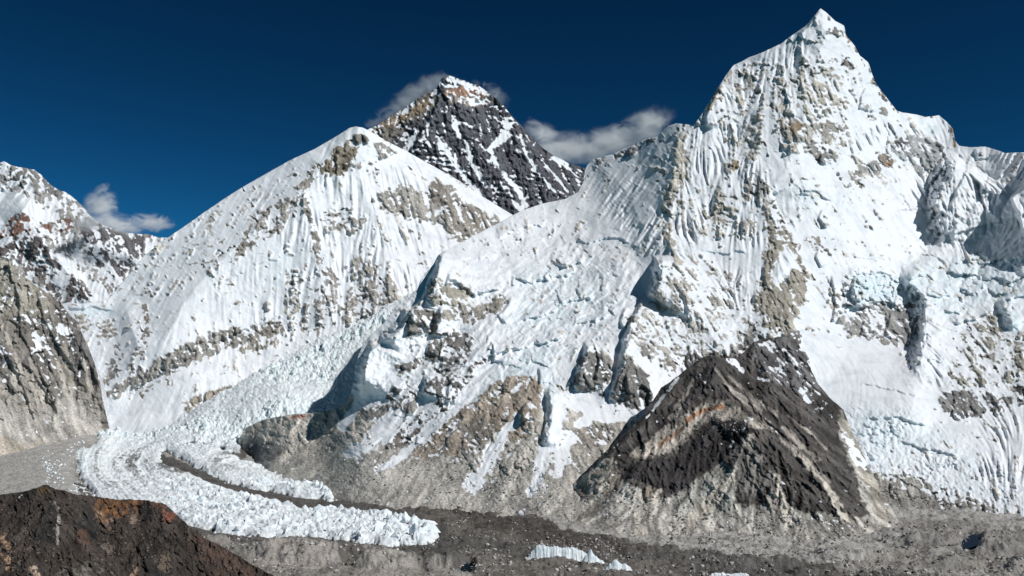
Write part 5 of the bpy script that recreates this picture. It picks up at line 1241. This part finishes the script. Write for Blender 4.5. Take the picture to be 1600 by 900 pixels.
boulders('rubble', G, [([(300, 845), (470, 835), (1000, 850), (1420, 820), (1640, 840), (1640, 905), (300, 905)], 6500, 0.8, 5.5), ([(690, 795), (1000, 845), (1000, 880), (700, 870)], 1500, 0.8, 4.0)], 61)
boulders('ice_rubble', I, [([(240, 800), (300, 815), (440, 830), (560, 840), (690, 835), (695, 848), (560, 856), (440, 846), (300, 834), (240, 815)], 700, 0.8, 6.0), ([(60, 700), (130, 690), (150, 790), (80, 790)], 700, 1.0, 7.0), ([(255, 735), (420, 778), (540, 790), (545, 782), (420, 768), (300, 728)], 300, 0.8, 5.0)], 65)
bpy.data.objects['ice_rubble'].data.materials[0] = MAT_SERAC
boulders('scree_blocks', E, [([(400, 690), (560, 660), (700, 650), (860, 720), (950, 700), (980, 760), (900, 820), (700, 790), (480, 755)], 3000, 0.9, 5.0), ([(1360, 750), (1470, 780), (1600, 825), (1640, 850), (1400, 840)], 2000, 1.0, 6.0)], 62)
boulders('talus_blocks', S, [([(890, 770), (960, 740), (1060, 790), (1200, 800), (1370, 820), (1420, 850), (1000, 850)], 2600, 0.8, 5.0), ([(1000, 700), (1130, 640), (1180, 668), (1060, 700)], 500, 1.0, 4.0)], 63)

# ------------------------------------------------------------------ brown ridge close by
Kk = Sheet(top=[(-40, 778), (0, 774), (17, 771), (40, 768), (58, 763), (71, 757), (87, 763), (100, 766), (115, 771), (144, 776), (185, 780), (220, 781), (254, 786), (266, 794), (274, 802), (292, 819), (318, 839), (340, 851), (361, 862), (400, 885), (425, 898), (470, 925)],
           bot=[(-40, 950), (470, 950)],
           ctrl=[(71, 757, .62), (-40, 778, .60), (0, 774, .61), (254, 786, .66), (318, 839, .63), (400, 886, .60), (71, 900, .545), (-40, 940, .52), (200, 900, .57), (300, 930, .565), (470, 940, .57), (150, 840, .60), (0, 850, .565), (160, 776, .65)],
           seed=1000, step=1.0, jag=3.2, jag_lam=16, frag=1.0)
for pl, a, w in (([(71, 757), (65, 800), (50, 850), (40, 900)], 14, 45), ([(254, 786), (255, 830), (240, 880), (240, 930)], 12, 40), ([(185, 780), (190, 830), (210, 870), (215, 930)], 9, 30), ([(120, 772), (125, 820), (120, 880), (130, 930)], 9, 30), ([(300, 825), (330, 870), (370, 910)], 8, 26)):
    Kk.ridge(pl, a, w)
for pl, a in (([(72, 790), (56, 830), (50, 860)], 5), ([(220, 830), (216, 870), (216, 910)], 6), ([(182, 800), (178, 845)], 4)):
    Kk.cliff(pl, a, 24)
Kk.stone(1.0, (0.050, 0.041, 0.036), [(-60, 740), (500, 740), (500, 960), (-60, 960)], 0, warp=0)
for col, pl, sf in (((0.165, 0.085, 0.042), [(142, 778), (180, 781), (220, 783), (250, 788), (244, 800), (214, 802), (198, 800), (180, 812), (160, 822), (152, 800)], 3), ((0.21, 0.145, 0.10), [(150, 800), (158, 792), (160, 806), (152, 812)], 2), ((0.20, 0.13, 0.09), [(158, 815), (180, 806), (186, 816), (172, 826), (160, 822)], 2),
                    ((0.19, 0.075, 0.05), [(254, 796), (266, 792), (276, 806), (270, 814), (256, 815)], 3), ((0.17, 0.075, 0.045), [(242, 786), (254, 786), (252, 800), (244, 798)], 2), ((0.13, 0.085, 0.04), [(56, 764), (74, 760), (78, 772), (62, 776)], 3),
                    ((0.20, 0.145, 0.11), [(205, 800), (214, 800), (216, 820), (208, 824)], 2), ((0.30, 0.20, 0.13), [(2, 830), (12, 838), (16, 870), (22, 890), (10, 895), (4, 870)], 3), ((0.31, 0.235, 0.18), [(46, 886), (56, 884), (64, 905), (52, 910)], 3), ((0.22, 0.155, 0.11), [(206, 885), (216, 880), (214, 905), (200, 910)], 2),
                    ((0.125, 0.115, 0.10), [(90, 895), (110, 885), (140, 880), (165, 890), (185, 905), (185, 930), (80, 930)], 5), ((0.085, 0.07, 0.062), [(20, 815), (50, 835), (45, 870), (20, 850)], 5), ((0.12, 0.10, 0.085), [(150, 845), (178, 850), (178, 870), (165, 860)], 3),
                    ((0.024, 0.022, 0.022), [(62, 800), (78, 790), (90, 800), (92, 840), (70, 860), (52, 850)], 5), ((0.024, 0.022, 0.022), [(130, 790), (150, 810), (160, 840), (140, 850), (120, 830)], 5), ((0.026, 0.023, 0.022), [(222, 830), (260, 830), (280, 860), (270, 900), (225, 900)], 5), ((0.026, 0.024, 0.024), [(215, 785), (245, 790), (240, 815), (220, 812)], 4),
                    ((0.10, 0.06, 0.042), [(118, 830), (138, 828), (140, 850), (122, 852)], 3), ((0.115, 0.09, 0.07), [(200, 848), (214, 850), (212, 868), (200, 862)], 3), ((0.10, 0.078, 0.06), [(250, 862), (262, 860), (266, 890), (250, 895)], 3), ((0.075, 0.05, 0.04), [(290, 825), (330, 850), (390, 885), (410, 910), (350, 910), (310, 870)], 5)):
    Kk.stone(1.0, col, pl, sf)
for pl, w0, w1, col in (([(86, 786), (92, 800), (91, 822), (90, 850)], 3, 2, (0.24, 0.22, 0.20)), ([(20, 890), (30, 880)], 4, 3, (0.17, 0.15, 0.13))):
    Kk.stone(1.0, col, pl, wd=w0, wd1=w1)
Kk.weather(crag=1.2, streak=0.2, flute_amp=0.5, break_up=0.8, lam=26)
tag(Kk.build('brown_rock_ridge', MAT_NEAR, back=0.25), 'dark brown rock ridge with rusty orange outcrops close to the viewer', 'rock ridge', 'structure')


boulders('loose_stones', Kk, [([(-20, 790), (70, 765), (254, 795), (400, 895), (-20, 895)], 3500, 0.15, 1.1)], 64)
bpy.data.objects['loose_stones'].data.materials[0] = MAT_NEAR
for a_ in bpy.data.objects['loose_stones'].data.attributes:
    if a_.name == 'tint':
        q_ = np.empty(len(a_.data) * 4, np.float32); a_.data.foreach_get('color', q_); q_ = q_.reshape(-1, 4); q_[:, :3] *= (0.34, 0.28, 0.25); a_.data.foreach_set('color', q_.ravel())


# ------------------------------------------------------------------ clouds
def cloud(label, lobes, dist, dens, scale, thr, seed, stretch=(0.75, 1, 1.25), depth=0.9, wind=-20):
    """lobes: (u, v, ru, rv, tilt degrees) at distance dist (survey km); one closed hull holding a patchy volume"""
    y0 = dist * KM; mp = y0 / F
    xs = [l[0] for l in lobes]; cu = sum(xs) / len(xs); cv = sum(l[1] for l in lobes) / len(lobes)
    org = place(cu, cv, y0)
    hw = max(abs(l[0] - cu) + max(l[2], l[3]) for l in lobes) * mp; hh = max(abs(l[1] - cv) + max(l[2] * abs(math.sin(math.radians(l[4]))), l[3]) + 2 for l in lobes) * mp
    hd = max(l[3] for l in lobes) * depth * 1.6 * mp
    vs = []; fs = []; nu, nv = 20, 10
    for j in range(nv + 1):
        th = math.pi * j / nv
        for i in range(nu):
            ph = 2 * math.pi * i / nu
            q = [math.copysign(abs(c) ** 0.6, c) for c in (math.sin(th) * math.cos(ph), math.sin(th) * math.sin(ph), math.cos(th))]
            vs.append((q[0] * hw * 1.1, q[1] * hd * 1.1, q[2] * hh * 1.1))
    for j in range(nv):
        for i in range(nu):
            a, b = j * nu + i, j * nu + (i + 1) % nu
            fs.append((a, a + nu, b + nu, b))
    me = bpy.data.meshes.new('cloud'); me.from_pydata(vs, [], fs)
    m = bpy.data.materials.new('cloud_vapour'); m.use_nodes = True
    nt = m.node_tree; nt.nodes.clear(); L = nt.links.new
    out = node(nt, 'ShaderNodeOutputMaterial'); pv = node(nt, 'ShaderNodeVolumePrincipled')
    pv.inputs['Color'].default_value = (1.0, 1.0, 1.0, 1); pv.inputs['Anisotropy'].default_value = 0.0
    tc = node(nt, 'ShaderNodeTexCoord')
    tot = None
    for (u, v, ru, rv, tilt) in lobes:
        px, py, pz = place(u, v, y0)
        mp_ = node(nt, 'ShaderNodeMapping', vector_type='TEXTURE')
        mp_.inputs['Location'].default_value = (px - org[0], 0, pz - org[2]); mp_.inputs['Rotation'].default_value = (0, math.radians(tilt), 0)
        mp_.inputs['Scale'].default_value = (ru * mp, rv * depth * 1.5 * mp, rv * mp)
        L(tc.outputs['Object'], mp_.inputs[0])
        ln = node(nt, 'ShaderNodeVectorMath', operation='LENGTH'); L(mp_.outputs[0], ln.inputs[0])
        fo = node(nt, 'ShaderNodeMapRange'); fo.inputs[1].default_value = 1.0; fo.inputs[2].default_value = 0.1; fo.inputs[3].default_value = 0; fo.inputs[4].default_value = 1
        L(ln.outputs['Value'], fo.inputs[0])
        if tot is None:
            tot = fo.outputs[0]
        else:
            mxn = node(nt, 'ShaderNodeMath', operation='MAXIMUM'); L(tot, mxn.inputs[0]); L(fo.outputs[0], mxn.inputs[1]); tot = mxn.outputs[0]
    mp2 = node(nt, 'ShaderNodeMapping'); mp2.inputs['Location'].default_value = (seed * 3.1, seed * 1.7, seed); mp2.inputs['Rotation'].default_value = (0, math.radians(wind), 0); mp2.inputs['Scale'].default_value = tuple(c / (scale * mp) for c in stretch)
    L(tc.outputs['Object'], mp2.inputs[0])
    nz = node(nt, 'ShaderNodeTexNoise', Scale=1.0, Detail=9.0, Roughness=0.62, Distortion=1.6); L(mp2.outputs[0], nz.inputs['Vector'])
    # patches of the noise that survive inside the soft lobes
    ad = node(nt, 'ShaderNodeMath', operation='MULTIPLY_ADD'); ad.inputs[1].default_value = 3.4; ad.inputs[2].default_value = -1.7 - thr; L(nz.outputs[0], ad.inputs[0])
    a2 = node(nt, 'ShaderNodeMath', operation='MULTIPLY_ADD'); a2.inputs[1].default_value = 1.1; L(tot, a2.inputs[0]); L(ad.outputs[0], a2.inputs[2])
    mr = node(nt, 'ShaderNodeMapRange', interpolation_type='SMOOTHSTEP'); mr.inputs[1].default_value = 0.0; mr.inputs[2].default_value = 1.7; L(a2.outputs[0], mr.inputs[0])
    de = node(nt, 'ShaderNodeMath', operation='MULTIPLY'); de.inputs[1].default_value = dens; L(mr.outputs[0], de.inputs[0])
    gate = node(nt, 'ShaderNodeMath', operation='MULTIPLY'); L(de.outputs[0], gate.inputs[0])
    gs = node(nt, 'ShaderNodeMapRange', interpolation_type='SMOOTHSTEP'); gs.inputs[1].default_value = 0.0; gs.inputs[2].default_value = 0.3; L(tot, gs.inputs[0]); L(gs.outputs[0], gate.inputs[1])
    L(gate.outputs[0], pv.inputs['Density'])
    L(pv.outputs[0], out.inputs['Volume'])
    me.materials.append(m)
    o = bpy.data.objects.new('cloud', me); o.location = org
    scn.collection.objects.link(o)
    return tag(o, label, 'cloud', 'thing')


cloud('thin white cloud plume streaming from the left flank of the dark summit', [(662, 142, 58, 26, -26), (624, 170, 74, 26, -34), (690, 126, 34, 13, -14), (590, 192, 40, 16, -34)], 7.62, 0.0085, 28, 0.22, 3, wind=-28)
cloud('faint wisp of cloud clinging behind the right side of the dark summit', [(776, 152, 34, 22, 40), (748, 130, 22, 9, 20)], 7.7, 0.006, 22, 0.3, 8, wind=40)
cloud('long grey white cloud bank filling the gap between dark summit and white wall', [(895, 234, 90, 34, 0), (960, 222, 95, 34, -14), (1008, 200, 60, 34, -30), (850, 210, 44, 22, 30)], 7.7, 0.0105, 30, 0.12, 5, wind=-30)
cloud('small ragged cloud over the low ridge beside the far snow peak', [(180, 350, 66, 22, 14), (158, 322, 24, 34, 20), (158, 298, 20, 10, -40), (236, 348, 44, 18, 4), (140, 350, 34, 20, 0)], 6.45, 0.019, 20, 0.10, 2, wind=15)
